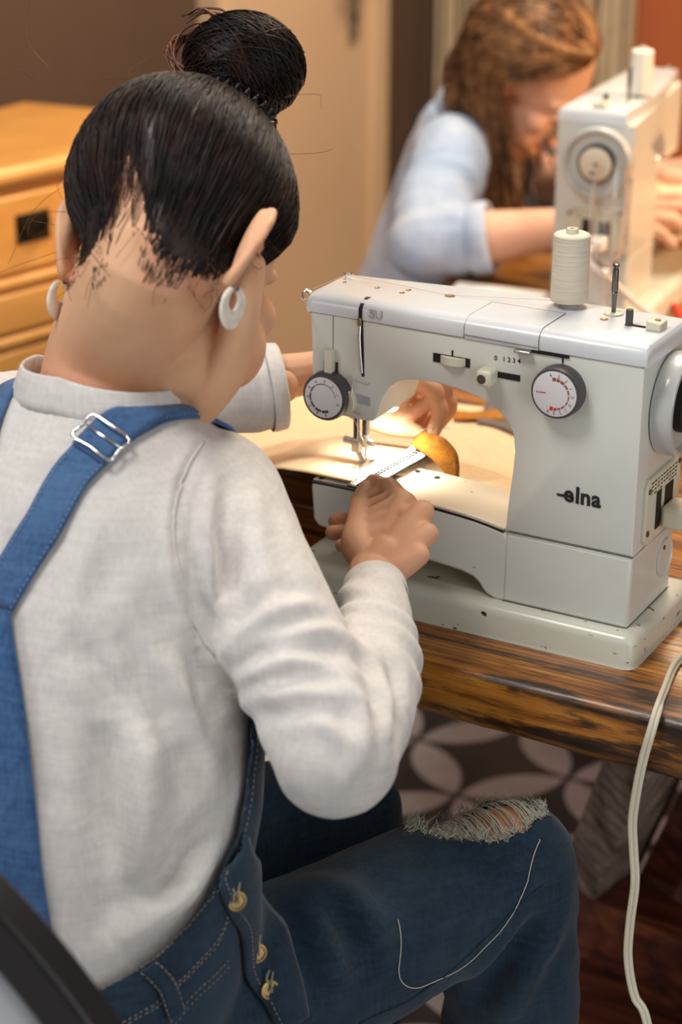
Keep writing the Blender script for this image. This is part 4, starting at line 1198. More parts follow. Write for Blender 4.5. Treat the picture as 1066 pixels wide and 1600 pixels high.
NECKP, NECKN = (-0.347, -0.252, 1.012), (0.03, 0.30, 1.0)
co, fs = cut(co, fs, R_WR, np.array(R_WR) - np.array((-0.143, -0.187, 0.843)), 0.07)
co, fs = cut(co, fs, L_WR, np.array(L_WR) - np.array((-0.415, 0.003, 0.923)), 0.08)
nb_ = np.array((-0.349, -0.262, 0.98)); nd_ = np.array((0.045, 0.10, 1.0)); nd_ /= np.linalg.norm(nd_)
rel = co - nb_; h_ = rel @ nd_; rad_ = np.linalg.norm(rel - np.outer(h_, nd_), axis=1)
hole = (rad_ < 0.0615) & (h_ > -0.02)
fs = [f for f in fs if not any(hole[list(f)])]
SHIRT_FOLDS = [
    ([(-0.249, -0.268, 0.997), (-0.243, -0.293, 0.991), (-0.238, -0.316, 0.98), (-0.232, -0.332, 0.966), (-0.226, -0.344, 0.951), (-0.217, -0.352, 0.931), (-0.205, -0.355, 0.899), (-0.19, -0.35, 0.866)], -0.0022, 0.0045),
    ([(-0.184, -0.35, 0.866), (-0.159, -0.35, 0.895), (-0.144, -0.337, 0.907), (-0.13, -0.318, 0.909), (-0.121, -0.299, 0.902)], 0.0055, 0.011),
    ([(-0.179, -0.353, 0.862), (-0.15, -0.357, 0.887), (-0.13, -0.346, 0.897), (-0.113, -0.329, 0.897), (-0.099, -0.315, 0.886)], 0.0045, 0.009),
    ([(-0.175, -0.352, 0.847), (-0.139, -0.366, 0.876), (-0.112, -0.358, 0.884), (-0.084, -0.342, 0.876)], 0.005, 0.01),
    ([(-0.177, -0.34, 0.823), (-0.122, -0.376, 0.864), (-0.09, -0.369, 0.869), (-0.065, -0.348, 0.861)], 0.0045, 0.01),
    ([(-0.231, -0.29, 0.982), (-0.213, -0.325, 0.952), (-0.2, -0.338, 0.914), (-0.18, -0.351, 0.879)], 0.0035, 0.009),
    ([(-0.225, -0.269, 0.977), (-0.205, -0.311, 0.949), (-0.189, -0.329, 0.918), (-0.164, -0.347, 0.898)], -0.003, 0.009),
    ([(-0.208, -0.26, 0.966), (-0.186, -0.296, 0.942), (-0.163, -0.322, 0.921), (-0.143, -0.332, 0.909)], 0.003, 0.011),
    ([(-0.224, -0.323, 0.965), (-0.215, -0.341, 0.942), (-0.205, -0.347, 0.911), (-0.188, -0.348, 0.877)], -0.0035, 0.008),
    ([(-0.101, -0.292, 0.871), (-0.079, -0.303, 0.86), (-0.058, -0.326, 0.85), (-0.043, -0.36, 0.839)], 0.004, 0.009),
    ([(-0.083, -0.349, 0.874), (-0.065, -0.353, 0.861), (-0.05, -0.374, 0.844), (-0.053, -0.392, 0.821)], 0.004, 0.009),
    ([(-0.098, -0.267, 0.866), (-0.077, -0.281, 0.857), (-0.057, -0.309, 0.843)], -0.003, 0.008),
    ([(-0.105, -0.387, 0.85), (-0.082, -0.383, 0.855), (-0.057, -0.381, 0.845), (-0.045, -0.383, 0.824)], 0.003, 0.009),
    ([(-0.262, -0.415, 0.887), (-0.244, -0.415, 0.868), (-0.222, -0.413, 0.843), (-0.211, -0.413, 0.829)], -0.006, 0.012),
    ([(-0.244, -0.399, 0.895), (-0.224, -0.4, 0.867), (-0.199, -0.397, 0.829)], -0.0055, 0.01),
    ([(-0.213, -0.409, 0.837), (-0.207, -0.423, 0.804), (-0.201, -0.438, 0.765), (-0.199, -0.454, 0.721)], 0.008, 0.018),
    ([(-0.235, -0.426, 0.839), (-0.223, -0.441, 0.797), (-0.211, -0.454, 0.749), (-0.205, -0.468, 0.699)], -0.007, 0.018),
    ([(-0.202, -0.362, 0.877), (-0.191, -0.371, 0.841), (-0.179, -0.373, 0.808)], -0.004, 0.012),
    ([(-0.217, -0.38, 0.885), (-0.196, -0.38, 0.844), (-0.18, -0.382, 0.801), (-0.171, -0.389, 0.759)], 0.005, 0.016),
    ([(-0.167, -0.396, 0.731), (-0.173, -0.422, 0.71), (-0.188, -0.451, 0.694), (-0.203, -0.47, 0.68)], 0.008, 0.014),
    ([(-0.169, -0.382, 0.761), (-0.174, -0.411, 0.737), (-0.187, -0.442, 0.717)], -0.005, 0.012),
    ([(-0.276, -0.364, 0.968), (-0.276, -0.39, 0.938), (-0.276, -0.416, 0.897)], 0.003, 0.014),
]
nr = normals_of(co, fs)
for poly, amp, wd in SHIRT_FOLDS: co = fold(co, nr, poly, amp * 1.45, wd * 0.8)


def limb_rings(co, nr, A, B, t0, t1, amp, waves, seed, rad=0.075):
    """bunched cloth: uneven creases running round a sleeve or trouser leg"""
    A = np.array(A); d = np.array(B) - A; L = np.linalg.norm(d); d /= L
    rel = co - A; t = rel @ d / L; rr = np.linalg.norm(rel - np.outer(rel @ d, d), axis=1)
    s_ = np.array(Vector(d).orthogonal().normalized()); u_ = np.cross(d, s_)
    ang = np.arctan2(rel @ u_, rel @ s_)
    ph = t * waves * 2 * PI + 1.6 * np.sin(ang + seed) + 0.9 * np.sin(2 * ang + seed * 2.3) + 0.7 * np.sin(t * 17 + seed)
    win = np.clip((t - t0) / 0.12, 0, 1) * np.clip((t1 - t) / 0.12, 0, 1) * (rr < rad)
    mod = 0.45 + 0.55 * np.sin(ang * 1.0 + t * 9 + seed * 1.7)
    return co + nr * (amp * win * mod * np.sin(ph))[:, None]


def rough(co, nr, amp, sc, seed):
    w = np.array([mnoise.noise(Vector((p[0] * sc + seed, p[1] * sc, p[2] * sc))) for p in co])
    return co + nr * (amp * w)[:, None]


co = limb_rings(co, nr, R_EL, R_WR, 0.02, 1.02, 0.0024, 7.5, 1.3, 0.055)
co = limb_rings(co, nr, R_SH, R_EL, 0.35, 1.0, 0.0026, 4.2, 0.4, 0.065)
co = limb_rings(co, nr, L_EL, L_WR, 0.1, 1.0, 0.0015, 5, 2.2, 0.055)
co = rough(co, nr, 0.0028, 16, 3.0)
co = rough(co, nr, 0.0010, 45, 9.0)
shirt = np_mesh('long_sleeved_top', co, fs, M_shirt, woman, wz)
sol = shirt.modifiers.new('thick', 'SOLIDIFY'); sol.thickness = 0.0022; sol.offset = -1
SHIRT_BVH = BVHTree.FromPolygons([Vector(p) for p in co], fs)
shirt_co, shirt_fs = co, fs

DENIM_FOLDS = [
    ([(-0.178, -0.285, 0.620), (-0.148, -0.308, 0.607), (-0.128, -0.321, 0.585), (-0.118, -0.330, 0.555)], -0.009, 0.012),
    ([(-0.168, -0.262, 0.622), (-0.134, -0.249, 0.619), (-0.105, -0.252, 0.603), (-0.092, -0.264, 0.582)], 0.007, 0.014),
    ([(-0.15, -0.26, 0.622), (-0.115, -0.275, 0.605), (-0.100, -0.288, 0.57)], -0.005, 0.010),
    ([(-0.066, -0.142, 0.471), (-0.031, -0.143, 0.535), (-0.012, -0.125, 0.576)], -0.010, 0.013),
    ([(-0.042, -0.139, 0.457), (-0.019, -0.130, 0.525), (-0.003, -0.102, 0.553)], 0.006, 0.012)]
# dungarees: seat, legs and the front bib as one garment, opened above the waistline
m = MB()
DT = [((-0.360, -0.425, 0.475), .168, (0, .13, 0)), ((-0.360, -0.418, 0.52), .192, (0, .144, 0)), ((-0.355, -0.408, 0.60), .202, (0, .143, -.01))]
DT += [(c, a * 1.05 + .0085, tuple(v * 1.04 + (.008 if i == 1 else 0) for i, v in enumerate(b_))) for c, a, b_ in TORSO[2:6]]
m.add(*loft_geo([(c, (a, 0, 0), b_) for c, a, b_ in DT], n=40))
for H, K, A in ((R_HIP, R_KN, R_AN), (L_HIP, L_KN, L_AN)):
    m.add(*limb_geo([(*H, .092), (*lerp3(H, K, .3), .082), (*lerp3(H, K, .7), .0705), (*K, .0605)], 8, 26))
    m.add(*limb_geo([(*K, .0605), (*lerp3(K, A, .25), .0615), (*lerp3(K, A, .6), .056), (*A, .052)], 8, 26))
co, fs = fuse(m, 0.005, 8)
nr = normals_of(co, fs)
co = rough(co, nr, 0.0035, 14, 1.0)
co = rough(co, nr, 0.0012, 40, 5.0)
co = limb_rings(co, nr, R_HIP, R_KN, -0.1, 0.35, 0.004, 2.6, 0.2, 0.11)
co = limb_rings(co, nr, R_KN, R_AN, 0.0, 0.5, 0.0035, 5.5, 2.6, 0.085)
for poly, amp, wd in DENIM_FOLDS: co = fold(co, nr, poly, amp, wd)
zc = np.interp(co[:, 1], [-.55, -.483, -.46, -.41, -.373, -.336, -.30, -.2], [.62, .657, .669, .70, .731, .80, .88, .93])
co[:, 2] += 0
over = (co[:, 2] > zc) & (co[:, 2] > 0.6)
# snap the top edge onto the waistline
near = over & (co[:, 2] < zc + 0.012)
drop = over & ~near
fs = [f for f in fs if not any(drop[list(f)]) and not all(over[list(f)])]
co[near, 2] = zc[near]
# worn-through knee
KC = np.array((-0.088, -0.102, 0.636)); kd = np.array((0.55, 0.80, 0.0)); kd /= np.linalg.norm(kd); kx = np.array((kd[1], -kd[0], 0))
rel = co - KC
rip = ((rel @ kd / 0.066) ** 2 + (rel @ kx / 0.046) ** 2 < 1 + 0.25 * np.array([mnoise.noise(Vector(p) * 60) for p in co])) & (rel[:, 2] > -0.045) & (rel[:, 2] < 0.06)
fs = [f for f in fs if not all(rip[list(f)])]
used = np.zeros(len(co), bool)
for f in fs: used[list(f)] = True
idx = np.cumsum(used) - 1
co = co[used]; fs = [tuple(int(idx[i]) for i in f) for f in fs]
jeans = np_mesh('dungarees', co, fs, M_jean, woman, wz)
sol = jeans.modifiers.new('thick', 'SOLIDIFY'); sol.thickness = 0.003; sol.offset = -1
JEANS_BVH = BVHTree.FromPolygons([Vector(p) for p in co], fs)

# ------------------------------------------------------------------ her hair
m = MB(); head_shapes(m, HEAD)
m.add(*limb_geo(nk, 6, 28))
hco, hfs = fuse(m, 0.004, 8)
_inv = np.array(HEAD.inverted()); hco = hco @ _inv[:3, :3].T + _inv[:3, 3]
HEAD_BVH = BVHTree.FromPolygons([Vector(p) for p in hco], hfs)
HC = np.array((0, 0, 0.035))
NA, NE = 72, 48
RG = np.zeros((NE + 1, NA))
for i in range(NE + 1):
    el = -1.25 + (1.25 + PI / 2) * i / NE
    for j in range(NA):
        az = 2 * PI * j / NA
        d = Vector((math.cos(el) * math.sin(az), math.cos(el) * math.cos(az), math.sin(el)))
        hit = HEAD_BVH.ray_cast(Vector(HC) + d * 0.25, -d)
        RG[i, j] = (hit[0] - Vector(HC)).length if hit[0] is not None else 0.08


def head_r(d):
    """distance from the head centre to the skin along unit directions d (n,3)"""
    el = np.arcsin(np.clip(d[:, 2], -1, 1)); az = np.arctan2(d[:, 0], d[:, 1]) % (2 * PI)
    u = np.clip((el + 1.25) / (1.25 + PI / 2) * NE, 0, NE - 1e-6); v = az / (2 * PI) * NA
    i = u.astype(int); j = v.astype(int) % NA; fu = u - i; fv = v - np.floor(v); j2 = (j + 1) % NA
    return (RG[i, j] * (1 - fu) + RG[i + 1, j] * fu) * (1 - fv) + (RG[i, j2] * (1 - fu) + RG[i + 1, j2] * fu) * fv


def hair_line(az):
    """lowest elevation of the hair for an azimuth in degrees (0 front, 180 nape)"""
    w = ((az + 180) % 360) - 180
    left = w < 0
    a = abs((((az - 6 * (abs(w) > 140)) + 180) % 360) - 180)
    tab = [(0, 34), (40, 30), (58, 8), (68, -22), (80, -30), (90, -16), (97, -20), (104, -30), (114, -45), (130, -50), (150, -49), (160, -47), (168, -36), (174, -18), (180, -2)]
    for (a0, e0), (a1, e1) in zip(tab, tab[1:]):
        if a0 <= a <= a1: return e0 + (e1 - e0) * (a - a0) / (a1 - a0) + (6 if left and 95 < a < 165 else 0)
    return tab[-1][1]


hn = np.random.default_rng(5)
hair = empty('hair', (0, 0, 0)); hair.parent = woman
hm_ = MB(); vs = []; fs = []
ne, na = 26, 120
for j in range(na):
    az = 360 * j / na
    e0 = hair_line(az) + 3 + 2.5 * mnoise.noise(Vector((az * 0.13, 0, 0)))
    for i in range(ne + 1):
        el = math.radians(e0 + (90 - e0) * i / ne); a = math.radians(az)
        d = np.array([[math.cos(el) * math.sin(a), math.cos(el) * math.cos(a), math.sin(el)]])
        r = head_r(d)[0] + 0.001 + 0.007 * min(1, i / 6)
        vs.append(HEAD @ Vector(HC + d[0] * r))
for j in range(na):
    for i in range(ne): fs.append((j * (ne + 1) + i, ((j + 1) % na) * (ne + 1) + i, ((j + 1) % na) * (ne + 1) + i + 1, j * (ne + 1) + i + 1))
MB().add(vs, fs).build('scalp_hair', M_hair_dark, hair, 180, zo=wz)
BUN = np.array((0.020, 0.020, 0.184))
bd = BUN * (0.6, 1, 0.85) - HC; bd /= np.linalg.norm(bd)


def combed(n, lift=(0.006, 0.0125), lo=-3, hi=40, spread=0.05, npts=11, azr=None):
    out = []
    for _ in range(n):
        az = hn.uniform(0, 360) if azr is None else hn.uniform(*azr)
        e0 = hair_line(az) + lo + abs(hn.normal(0, 1)) * hi * 0.5
        if e0 > 62: e0 = hn.uniform(0, 60)
        el = math.radians(max(e0, -50 - 7 * hn.random())); a = math.radians(az)
        d0 = np.array((math.cos(el) * math.sin(a), math.cos(el) * math.cos(a), math.sin(el)))
        d1 = bd + hn.normal(0, spread, 3); d1 /= np.linalg.norm(d1)
        om = math.acos(np.clip(d0 @ d1, -1, 1)); t = np.linspace(0, 1, npts)[:, None]
        d = (np.sin((1 - t) * om) * d0 + np.sin(t * om) * d1) / max(1e-6, math.sin(om))
        w = hn.normal(0, 0.012, 3); d = d + np.sin(t * PI) * w
        d /= np.linalg.norm(d, axis=1, keepdims=True)
        top = hn.uniform(*lift)
        r = head_r(d) + 0.0012 + (top - 0.0012) * np.clip(t[:, 0] * 4, 0, 1)
        out.append(HC + d * r[:, None])
    return out


def place(paths, M): 
    A = np.array(M)
    return [p @ A[:3, :3].T + A[:3, 3] for p in paths]


v, f = strands_geo(place(combed(5200), HEAD), 0.00055, 0.00045)
st = np_mesh('combed_strands', v, f, M_hair_dark, hair, wz); st['kind'] = 'stuff'
# bun: coils of hair wound round a core
vs, fs = ball_geo((0, 0, 0), (0.0385, 0.040, 0.032), None, 24)
core = MB().add([HEAD @ (Vector(BUN) + v_) for v_ in vs], fs)
bun = core.build('bun', M_hair_dark, hair, 180, zo=wz)
pb = []
for _ in range(1500):
    tilt = hn.normal(0, 0.35); ax = np.array((math.sin(tilt) * math.cos(hn.uniform(0, 6.28)), math.sin(tilt) * math.sin(hn.uniform(0, 6.28)), math.cos(tilt)))
    ax = ax + np.array((0.9, 0.25, 0.15)) * (1 if hn.random() < 0.6 else 0); ax /= np.linalg.norm(ax)
    s = np.cross(ax, (0.3, 0.7, 0.2)); s /= np.linalg.norm(s); u = np.cross(ax, s)
    lat = hn.uniform(-0.9, 0.9); a0 = hn.uniform(0, 6.28); ln = hn.uniform(1.6, 3.6)
    a = a0 + np.linspace(0, ln, 12)[:, None]
    la = lat + np.linspace(-0.15, 0.15, 12)[:, None] * hn.normal()
    rr = 0.0400 + hn.uniform(0, 0.0055) + 0.002 * math.sin(lat * 9)
    p = (np.cos(la) * (np.cos(a) * s + np.sin(a) * u) + np.sin(la) * ax) * rr * np.array((1.05, 1.0, 0.86))
    pb.append(BUN + p)
v, f = strands_geo(place(pb, HEAD), 0.0006, 0.0005)
o = np_mesh('bun_strands', v, f, M_hair_dark, bun, wz); o['kind'] = 'stuff'
# thick loops standing off the bun's left side and the tucked ends at the top
lp = []
for k in range(9):
    q = hn.normal(0, 0.003, (5, 3))
    lp.append(np.array(catmull(np.array([(0.004, 0.018, 0.156), (-0.026, 0.008, 0.170), (-0.034, 0.004, 0.194), (-0.018, 0.008, 0.212), (0.010, 0.014, 0.210)]) + q, 6)))
for k in range(7):
    q = hn.normal(0, 0.0025, (4, 3))
    lp.append(np.array(catmull(np.array([(0.008, 0.014, 0.214), (-0.004, 0.010, 0.226), (-0.020, 0.008, 0.229), (-0.031, 0.004, 0.222)]) + q, 6)))
v, f = strands_geo(place(lp, HEAD), 0.0016, 0.0006, 6)
np_mesh('bun_loops', v, f, M_hair_fine, bun, wz)['kind'] = 'stuff'
tie = MB(); tp = []
for k in range(241):      # coiled elastic round the foot of the bun
    a = 2 * PI * k / 240; q_ = 2 * PI * 26 * k / 240
    R_ = 0.031 + 0.0034 * math.cos(q_)
    tp.append(HEAD @ Vector((0.018 + R_ * math.cos(a), 0.020 + R_ * math.sin(a), 0.1465 + 0.0034 * math.sin(q_) - 0.010 * math.cos(a))))
tie.tube(tp[:-1], 0.0014, 6, closed=True)
tie.build('hair_tie', M_chair, hair, 180, zo=wz)
# baby hairs at the nape and loose flyaways
fl = []
for _ in range(90):
    az = hn.uniform(95, 265); e0 = hair_line(az) - hn.uniform(-6, 12)
    el = math.radians(max(-64, e0)); a = math.radians(az)
    d0 = np.array((math.cos(el) * math.sin(a), math.cos(el) * math.cos(a), math.sin(el)))
    r0 = head_r(d0[None])[0] + 0.0012
    p0 = HC + d0 * r0; n_ = d0
    dn = np.array((hn.normal(0, .5), hn.normal(-.1, .4), -1 if hn.random() < .6 else 1.2)); dn /= np.linalg.norm(dn)
    L_ = hn.uniform(0.008, 0.022); t = np.linspace(0, 1, 8)[:, None]
    cv = hn.normal(0, 0.006, 3)
    fl.append(p0 + dn * L_ * t + n_ * (0.001 + 0.004 * t) + cv * t * t)
for _ in range(30):      # longer curls left and right of the neck, above the crown
    sd = hn.choice([-1, -1, 0])
    if sd: p0 = np.array((sd * 0.070, hn.uniform(-.03, .03), hn.uniform(-.03, .06))); dn = np.array((sd * 0.5, hn.normal(-.1, .3), -1.0))
    else: p0 = np.array((hn.normal(0, .045), hn.normal(-.01, .03), 0.122)); dn = np.array((hn.normal(-.4, .6), hn.normal(0, .5), 0.7))
    L_ = hn.uniform(0.02, 0.05); t = np.linspace(0, 1, 16)[:, None]; q = hn.normal(0, 0.012, 3)
    ph = hn.uniform(0, 6.28)
    fl.append(p0 + dn * L_ * t + q * t * t * 2 + np.concatenate([np.sin(t * 6 + ph), np.cos(t * 5 + ph), np.sin(t * 4)], 1) * 0.009 * t)
v, f = strands_geo(place(fl, HEAD), 0.00028, 0.00018)
np_mesh('flyaway_hair', v, f, M_hair_fine, hair, wz)['kind'] = 'stuff'
# fine shaved-look hairs over the nape patch
v, f = strands_geo(place(combed(110, (0.0012, 0.003), -22, 12, 0.10, 9, (150, 212)), HEAD), 0.00032, 0.00025)
np_mesh('nape_hair', v, f, M_hair_dark, hair, wz)['kind'] = 'stuff'
# hoop earrings
for i, s in enumerate((-1, 1)):
    e = EARS[i]
    c0 = (e @ Vector((s * 0.006, -0.003, -0.034)))
    ring = MB(); vs = []; fs = []
    nR, nr_ = 30, 12
    for a_ in range(nR + 1):
        t = a_ / nR; a = math.radians(100 + 320 * t)
        w = 0.0022 + 0.0052 * math.sin(PI * t)
        for b_ in range(nr_):
            q = 2 * PI * b_ / nr_
            R_ = 0.0115 + w * math.cos(q)
            vs.append(c0 + Vector((math.sin(q) * 0.0022 + s * 0.002, R_ * math.cos(a), -0.0135 + R_ * math.sin(a))))
    for a_ in range(nR):
        for b_ in range(nr_):
            b2 = (b_ + 1) % nr_
            fs.append((a_ * nr_ + b_, a_ * nr_ + b2, (a_ + 1) * nr_ + b2, (a_ + 1) * nr_ + b_))
    ring.add(vs, fs).build('earring', M_pearl, woman, 180, zo=wz)

# ------------------------------------------------------------------ dungaree details


def snap(p, bvh, off):
    loc, n_, _, _ = bvh.find_nearest(Vector(p))
    d = Vector(p) - loc
    if n_.dot(d) < 0 and d.length > 0.02: n_ = n_
    return loc + n_ * off, n_


def ribbon(pts, width, bvh, off, thick, name, mat, parent, sub=6, nw=6, ups=None):
    """cloth band laid on a body: follows the surface along pts"""
    P = [Vector(p) for p in catmull(pts, sub)]
    rows = []
    for i, p in enumerate(P):
        t = (P[min(i + 1, len(P) - 1)] - P[max(i - 1, 0)]).normalized()
        q, n_ = snap(p, bvh, off)
        s = t.cross(n_).normalized()
        w = width if not callable(width) else width(i / (len(P) - 1))
        row = []
        for k in range(nw + 1):
            a = (k / nw - 0.5) * w
            qq, nn = snap(q + s * a, bvh, off)
            row.append(qq)
        rows.append(row)
    # even out the rows so the band lies flat
    A = np.array([[tuple(v) for v in r] for r in rows])
    for _ in range(4):
        B_ = A.copy(); B_[1:-1] = (A[:-2] + A[2:] + 2 * A[1:-1]) / 4; A = B_
    nr_, nc = A.shape[:2]
    vs = A.reshape(-1, 3); fs = [(i * nc + k, i * nc + k + 1, (i + 1) * nc + k + 1, (i + 1) * nc + k) for i in range(nr_ - 1) for k in range(nc - 1)]
    o = np_mesh(name, vs, fs, mat, parent, wz, 180)
    so = o.modifiers.new('thick', 'SOLIDIFY'); so.thickness = thick; so.offset = 0
    return o, A


def stitches(lines, name, parent, mat=None, lift=0.0016, r=0.00042, on=0.0032, gap=0.0014):
    """dashes of thread along polylines"""
    mb = MB()
    for ln in lines:
        P = [Vector(p) for p in ln]
        acc = 0.0; seg = []
        out = []
        for a, b_ in zip(P, P[1:]):
            L = (b_ - a).length; n_ = max(1, int(L / 0.0008))
            for i in range(n_):
                q = a.lerp(b_, i / n_); ph = (acc + L * i / n_) % (on + gap)
                if ph < on: seg.append(q)
                elif seg:
                    if len(seg) > 1: out.append(seg)
                    seg = []
            acc += L
        if len(seg) > 1: out.append(seg)
        for s_ in out: mb.tube([s_[0], s_[len(s_) // 2], s_[-1]], r, 4)
    return mb.build(name, mat or M_tan_stitch, parent, 180, zo=wz)


RSTRAP = [(-0.330, -0.424, 0.905), (-0.317, -0.394, 0.947), (-0.312, -0.383, 0.961), (-0.309, -0.356, 0.985), (-0.303, -0.340, 0.997), (-0.296, -0.315, 1.012), (-0.287, -0.292, 1.019), (-0.281, -0.268, 1.020),
          (-0.278, -0.235, 1.003), (-0.280, -0.205, 0.97), (-0.285, -0.185, 0.93)]
mir = lambda P: [(-0.704 - x, y, z) for x, y, z in P]
st_r, A = ribbon(RSTRAP, 0.0315, SHIRT_BVH, 0.0035, 0.0028, 'strap', M_denim, jeans)
up = lambda A_, k, dz: [Vector(A_[i, k]) + (Vector(A_[i, k]) - Vector((-0.35, -0.28, 0.93))).normalized() * dz for i in range(len(A_))]
stitches([[up(A, 0, .0022)[i].lerp(up(A, 1, .0022)[i], .5) for i in range(len(A))], [up(A, 6, .0022)[i].lerp(up(A, 5, .0022)[i], .5) for i in range(len(A))]], 'topstitching', st_r, M_denim_pale)
st_l, A2 = ribbon(mir(RSTRAP), 0.0315, SHIRT_BVH, 0.0035, 0.0028, 'strap', M_denim, jeans)
# doubled end and the wire adjuster on the right strap
ribbon(RSTRAP[4:9], 0.0305, SHIRT_BVH, 0.0068, 0.0026, 'strap_end', M_denim, st_r)
j = 27
c = Vector(A[j].mean(0)); t = (Vector(A[j + 2].mean(0)) - Vector(A[j - 2].mean(0))).normalized(); s = (Vector(A[j, -1]) - Vector(A[j, 0])).normalized(); n_ = s.cross(t).normalized()
if n_.dot(c - Vector((-0.35, -0.28, 0.93))) < 0: n_ = -n_
bk = MB(); hw, hl = 0.0180, 0.0115
q = lambda a, b_, h=0.0065: c + s * a + t * b_ + n_ * h
rect = [q(-hw, -hl), q(-hw, 0), q(-hw, hl), q(0, hl, .0085), q(hw, hl), q(hw, 0), q(hw, -hl), q(0, -hl, .0075)]
bk.tube(catmull([tuple(p) for p in rect], 3, True), 0.00135, 8, closed=True)
bk.tube([q(-hw, 0.002), q(0, 0.002, .0055), q(hw, 0.002)], 0.0012, 8)
bk.build('adjuster_buckle', M_chrome, st_r, 180, zo=wz)
# back panel
BOTH = BVHTree.FromPolygons([Vector(p) for p in shirt_co] + [Vector(p) for p in co], [tuple(f) for f in shirt_fs] + [tuple(i + len(shirt_co) for i in f) for f in fs])
edge = [(-0.3155, .906), (-0.3125, .900), (-0.296, .866), (-0.2775, .823), (-0.258, .761), (-0.250, .734), (-0.240, .696), (-0.230, .657), (-0.222, .635)]
E_ = catmull(edge, 6)
rows = []
for (xr, z) in E_:
    row = []
    for k in range(25):
        x = (-0.704 - xr) + (2 * xr + 0.704) * k / 24
        hit = BOTH.ray_cast(Vector((x, -0.9, z - 0.15)), Vector((0, 0.94, 0.34)).normalized())
        h0 = SHIRT_BVH.ray_cast(Vector((x, -0.9, z)), Vector((0, 1, 0)))
        h1 = JEANS_BVH.ray_cast(Vector((x, -0.9, z)), Vector((0, 1, 0)))
        ys_ = [h[0].y for h in (h0, h1) if h[0] is not None and h[0].y < -0.2]
        row.append((x, (min(ys_) if ys_ else -0.4) - 0.0045, z))
    rows.append(row)
PA = np.array(rows)
for _ in range(8):
    q2 = PA.copy(); q2[1:-1, :, 1] = (PA[:-2, :, 1] + PA[2:, :, 1] + 2 * PA[1:-1, :, 1]) / 4; q2[:, 1:-1, 1] = (q2[:, :-2, 1] + q2[:, 2:, 1] + 2 * q2[:, 1:-1, 1]) / 4
    PA = np.minimum(q2, PA) if False else q2
PA[:, :, 1] -= 0.002
nr_, nc = PA.shape[:2]
bp_ = np_mesh('back_panel', PA.reshape(-1, 3), [(i * nc + k, i * nc + k + 1, (i + 1) * nc + k + 1, (i + 1) * nc + k) for i in range(nr_ - 1) for k in range(nc - 1)], M_denim, jeans, wz)
so = bp_.modifiers.new('thick', 'SOLIDIFY'); so.thickness = 0.004; so.offset = -1
OUT = np.array((0.0, -0.0012, 0.0))
def pl(k, f): return [tuple(PA[i, k] * (1 - f) + PA[i, k + (1 if k < 12 else -1)] * f + OUT) for i in range(nr_)]
seamrow = 31
stitches([pl(24, 0.35), pl(24, 1.0), pl(0, 0.35), pl(0, 1.0), [tuple(PA[seamrow, k] + OUT) for k in range(nc)], [tuple(PA[seamrow + 2, k] + OUT) for k in range(nc)]], 'topstitching', bp_, M_denim_pale)
hem = MB()
for k, f_ in ((24, 0.0), (0, 0.0)):
    hem.tube([np.array(p) - OUT * 0.5 for p in pl(k, f_)], 0.0022, 6)
hem.build('rolled_edge', M_denim, bp_, 180, zo=wz)

# waist edge, belt loop, button placket, pocket seam
def jn(p, off): return snap(p, JEANS_BVH, off)[0]
WB = [(-0.2335, -0.489, 0.655), (-0.213, -0.483, 0.657), (-0.195, -0.464, 0.668), (-0.186, -0.450, 0.676), (-0.171, -0.412, 0.699), (-0.166, -0.391, 0.715), (-0.163, -0.373, 0.730), (-0.166, -0.336, 0.798), (-0.172, -0.318, 0.84)]
for dz_, k_ in ((.006, 9), (.037, 7), (.040, 7)):
    stitches([[jn((x, y, z - dz_), .0010) for x, y, z in catmull(WB[:k_], 8)]], 'waistband_stitching', jeans)
lp_ = [jn(p, 0.004) for p in [(-0.190, -0.460, 0.674), (-0.1785, -0.458, 0.660), (-0.172, -0.4555, 0.6485), (-0.167, -0.4536, 0.632), (-0.165, -0.452, 0.624)]]
bl_, _A = ribbon([tuple(p) for p in lp_], 0.013, JEANS_BVH, 0.0045, 0.003, 'belt_loop', M_jean, jeans, nw=3)
stitches([[Vector(_A[i, k]) + Vector((.0018, -.0012, .0004)) for i in range(len(_A))] for k in (0, 3)], 'topstitching', bl_)
pkL = [(-0.1625, -0.396, 0.712), (-0.1613, -0.402, 0.7058), (-0.1555, -0.396, 0.6791), (-0.1538, -0.3823, 0.6546), (-0.1555, -0.3768, 0.6219), (-0.1487, -0.3567, 0.58), (-0.1373, -0.3558, 0.5631)]
pkR = [(-0.163, -0.368, 0.735), (-0.1610, -0.362, 0.715), (-0.166, -0.335, 0.685), (-0.172, -0.305, 0.655), (-0.1641, -0.3001, 0.6149), (-0.1431, -0.3208, 0.5981), (-0.125, -0.334, 0.560)]
a_ = catmull(pkL, 5); b2 = catmull(pkR, 5); rows = []
for p0, p1 in zip(a_, b2):
    rows.append([tuple(jn(p0 + (p1 - p0) * k / 8, 0.0050 + 0.0035 * math.sin(PI * k / 8))) for k in range(9)])
PK = np.array(rows)
for _ in range(3): q3 = PK.copy(); q3[1:-1] = (PK[:-2] + PK[2:] + 2 * PK[1:-1]) / 4; PK = q3
pk = np_mesh('button_placket', PK.reshape(-1, 3), [(i * 9 + k, i * 9 + k + 1, (i + 1) * 9 + k + 1, (i + 1) * 9 + k) for i in range(len(PK) - 1) for k in range(8)], M_jean, jeans, wz)
so = pk.modifiers.new('thick', 'SOLIDIFY'); so.thickness = 0.004; so.offset = 0
stitches([[Vector(PK[i, 1]) + Vector((.0026, -.0016, .0006)) for i in range(len(PK))]], 'topstitching', pk)
